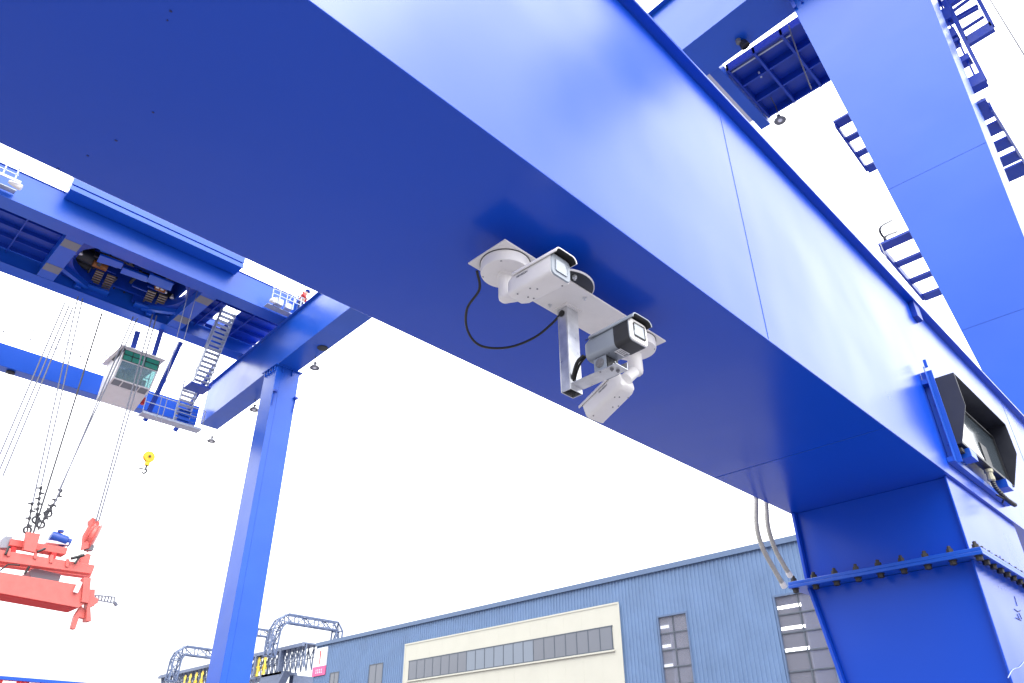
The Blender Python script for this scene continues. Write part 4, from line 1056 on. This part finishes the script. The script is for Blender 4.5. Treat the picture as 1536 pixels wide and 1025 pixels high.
# ================================================================= container at the lower left edge
ct = thing('shipping_container', 'red container with blue top rail just showing at the lower left edge', 'container')
a, c = at(0,1014,1,62), at(143,1025,1,62); x1_, zt_ = c.x, (a.z+c.z)/2; x0_ = x1_-12.2
b = MB(); b.box(x0_,x1_,62,64.4,zt_-.22,zt_); b.box(x0_,x0_+.15,62,64.4,-HC,zt_-.221); b.box(x1_-.15,x1_,62,64.4,-HC,zt_-.221); b.obj('frame', BLUE2, ct, bevel=.01)
b = MB(); n = 44; pts = []
for i in range(n):
    a_ = x0_+.16+(x1_-x0_-.32)*i/n; w = (x1_-x0_-.32)/n; pts += [(a_,62.05),(a_+w*.3,62.05),(a_+w*.5,62.10),(a_+w*.8,62.10)]
pts.append((x1_-.16,62.05))
lo = [b.bm.verts.new((x,y,-HC)) for x, y in pts]; hi = [b.bm.verts.new((x,y,zt_-.222)) for x, y in pts]
for i in range(len(pts)-1): b.bm.faces.new((lo[i],lo[i+1],hi[i+1],hi[i]))
b.obj('side_panel', REDD, ct, auto=False)
b = MB()
for i in range(7): b.box(x1_-1.0-i*1.6, x1_-.2-i*1.6, 61.95, 62.0, zt_-.50, zt_-.28)
b.split('label_strip', SIGNW, ct)

# overhead wires
def wire(name, a, c, r, mat, lab):
    m = MB(); m.tube([a, c], r, 6); return tag(m.obj(name, mat), lab, 'wire')
wire('overhead_wire', at(1470,-25,2,19), at(1552,108,2,12), .018, ROPE, 'thin dark wire crossing the sky in the top right corner')
wire('overhead_wire', at(1236,170,2,19), at(1330,388,2,7.5), .008, ROPEP, 'faint pale wire beside the left edge of the near upper leg')
wire('lightning_rod_wire', at(519,655,1,110), at(503,935,1,110), .03, ROPEP, 'faint vertical wire rising above the lattice arch by the warehouse')

# ================================================================= put every origin at its thing's base and lift to eye height
bpy.context.view_layer.update()
for o in list(COL.objects):
    if o.parent is not None: continue
    if o.type == 'EMPTY' and o.name.startswith('pendant_lamp'):
        o.location.z += HC; continue
    if o.get('kind') == 'structure':
        o.data.transform(Matrix.Translation((0,0,HC))); continue
    lo = V((1e9,)*3); hi = V((-1e9,)*3)
    for c in [o]+list(o.children_recursive):
        if c.type != 'MESH': continue
        off = c.location if c.get('_inst') else V((0,0,0))
        for v in c.data.vertices:
            w = v.co+off
            for k in range(3): lo[k] = min(lo[k], w[k]); hi[k] = max(hi[k], w[k])
    base = V(((lo.x+hi.x)/2, (lo.y+hi.y)/2, lo.z))
    done = set()
    for c in [o]+list(o.children_recursive):
        if c.type != 'MESH': continue
        if c.get('_inst'): c.location = c.location-base
        elif c.data.name not in done: c.data.transform(Matrix.Translation(-base)); done.add(c.data.name)
    o.location = base+V((0,0,HC))
for o in COL.objects:
    if '_inst' in o: del o['_inst']

# ================================================================= camera
cd = bpy.data.cameras.new('camera'); cam = bpy.data.objects.new('camera', cd); COL.objects.link(cam)
cd.sensor_width = 36; cd.lens = 36*FPX/1536; cd.clip_start = .05; cd.clip_end = 8000
m = Matrix((Rv, Uv, -Fv)).transposed().to_4x4(); m.translation = V((0,0,HC)); cam.matrix_world = m
sc.camera = cam

# ================================================================= light: bright overcast
w = bpy.data.worlds.new('World'); sc.world = w; w.use_nodes = True
nt = w.node_tree; N = nt.nodes.new; L = nt.links.new
bg = nt.nodes['Background']
SUN = V((.10, -.70, 1.0)).normalized()
sky = N('ShaderNodeTexSky'); sky.sky_type = 'NISHITA'; sky.sun_disc = False
sky.sun_elevation = math.asin(SUN.z); sky.sun_rotation = math.atan2(SUN.x, SUN.y)
tc = N('ShaderNodeTexCoord'); sep = N('ShaderNodeSeparateXYZ'); L(tc.outputs['Generated'], sep.inputs[0])
# cloud deck: bright overhead, dimmer to the horizon, softly uneven
mr = N('ShaderNodeMapRange'); mr.inputs['From Min'].default_value = 0; mr.inputs['From Max'].default_value = .72
mr.inputs['To Min'].default_value = 6.8; mr.inputs['To Max'].default_value = 72.0
L(sep.outputs['Z'], mr.inputs['Value'])
nz = N('ShaderNodeTexNoise'); nz.inputs['Scale'].default_value = 1.7; nz.inputs['Detail'].default_value = 3; L(tc.outputs['Generated'], nz.inputs['Vector'])
nr = N('ShaderNodeMapRange'); nr.inputs['From Min'].default_value = .3; nr.inputs['From Max'].default_value = .7; nr.inputs['To Min'].default_value = .84; nr.inputs['To Max'].default_value = 1.14
L(nz.outputs['Fac'], nr.inputs['Value'])
mu = N('ShaderNodeMath'); mu.operation = 'MULTIPLY'; 
vd = N('ShaderNodeVectorMath'); vd.operation = 'DOT_PRODUCT'; L(tc.outputs['Generated'], vd.inputs[0]); vd.inputs[1].default_value = V((.60, -.40, .69)).normalized()
cl = N('ShaderNodeMapRange'); cl.interpolation_type = 'SMOOTHSTEP'; cl.inputs['From Min'].default_value = .88; cl.inputs['From Max'].default_value = .995; cl.inputs['To Min'].default_value = 1; cl.inputs['To Max'].default_value = .66  # dark patch added to the unseen sky to dim the sill face's reflection
L(vd.outputs['Value'], cl.inputs['Value'])
m0 = N('ShaderNodeMath'); m0.operation = 'MULTIPLY'; L(mr.outputs['Result'], m0.inputs[0]); L(cl.outputs['Result'], m0.inputs[1])
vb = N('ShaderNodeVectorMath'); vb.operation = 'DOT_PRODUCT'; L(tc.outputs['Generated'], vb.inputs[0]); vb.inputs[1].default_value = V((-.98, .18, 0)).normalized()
cb = N('ShaderNodeMapRange'); cb.interpolation_type = 'SMOOTHSTEP'; cb.inputs['From Min'].default_value = .60; cb.inputs['From Max'].default_value = .97; cb.inputs['To Min'].default_value = 1; cb.inputs['To Max'].default_value = .40  # added dimming of the unseen sky towards -X, darkens reflections on the leg
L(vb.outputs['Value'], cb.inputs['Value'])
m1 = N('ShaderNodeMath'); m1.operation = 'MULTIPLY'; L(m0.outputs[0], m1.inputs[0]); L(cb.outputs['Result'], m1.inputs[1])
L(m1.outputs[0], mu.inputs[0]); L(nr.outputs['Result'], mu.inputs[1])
cc = N('ShaderNodeMix'); cc.data_type = 'RGBA'; cc.blend_type = 'MULTIPLY'; cc.inputs['Factor'].default_value = 1
cc.inputs['A'].default_value = (.97, .985, 1.0, 1); L(mu.outputs[0], cc.inputs['B'])
mx = N('ShaderNodeMix'); mx.data_type = 'RGBA'; mx.inputs['Factor'].default_value = .88
L(sky.outputs['Color'], mx.inputs['A']); L(cc.outputs['Result'], mx.inputs['B'])
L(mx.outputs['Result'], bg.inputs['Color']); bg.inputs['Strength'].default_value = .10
sd = bpy.data.lights.new('sun', 'SUN'); sd.energy = 1.2; sd.angle = math.radians(25); sd.color = (1, .97, .92)
so = bpy.data.objects.new('sun', sd); COL.objects.link(so); so.location = SUN*60
so.rotation_euler = SUN.to_track_quat('Z', 'Y').to_euler()
sc.view_settings.view_transform = 'Standard'; sc.view_settings.look = 'None'; sc.view_settings.exposure = .0; sc.view_settings.gamma = 1
sc.cycles.use_denoising = True
sc.cycles.max_bounces = 8
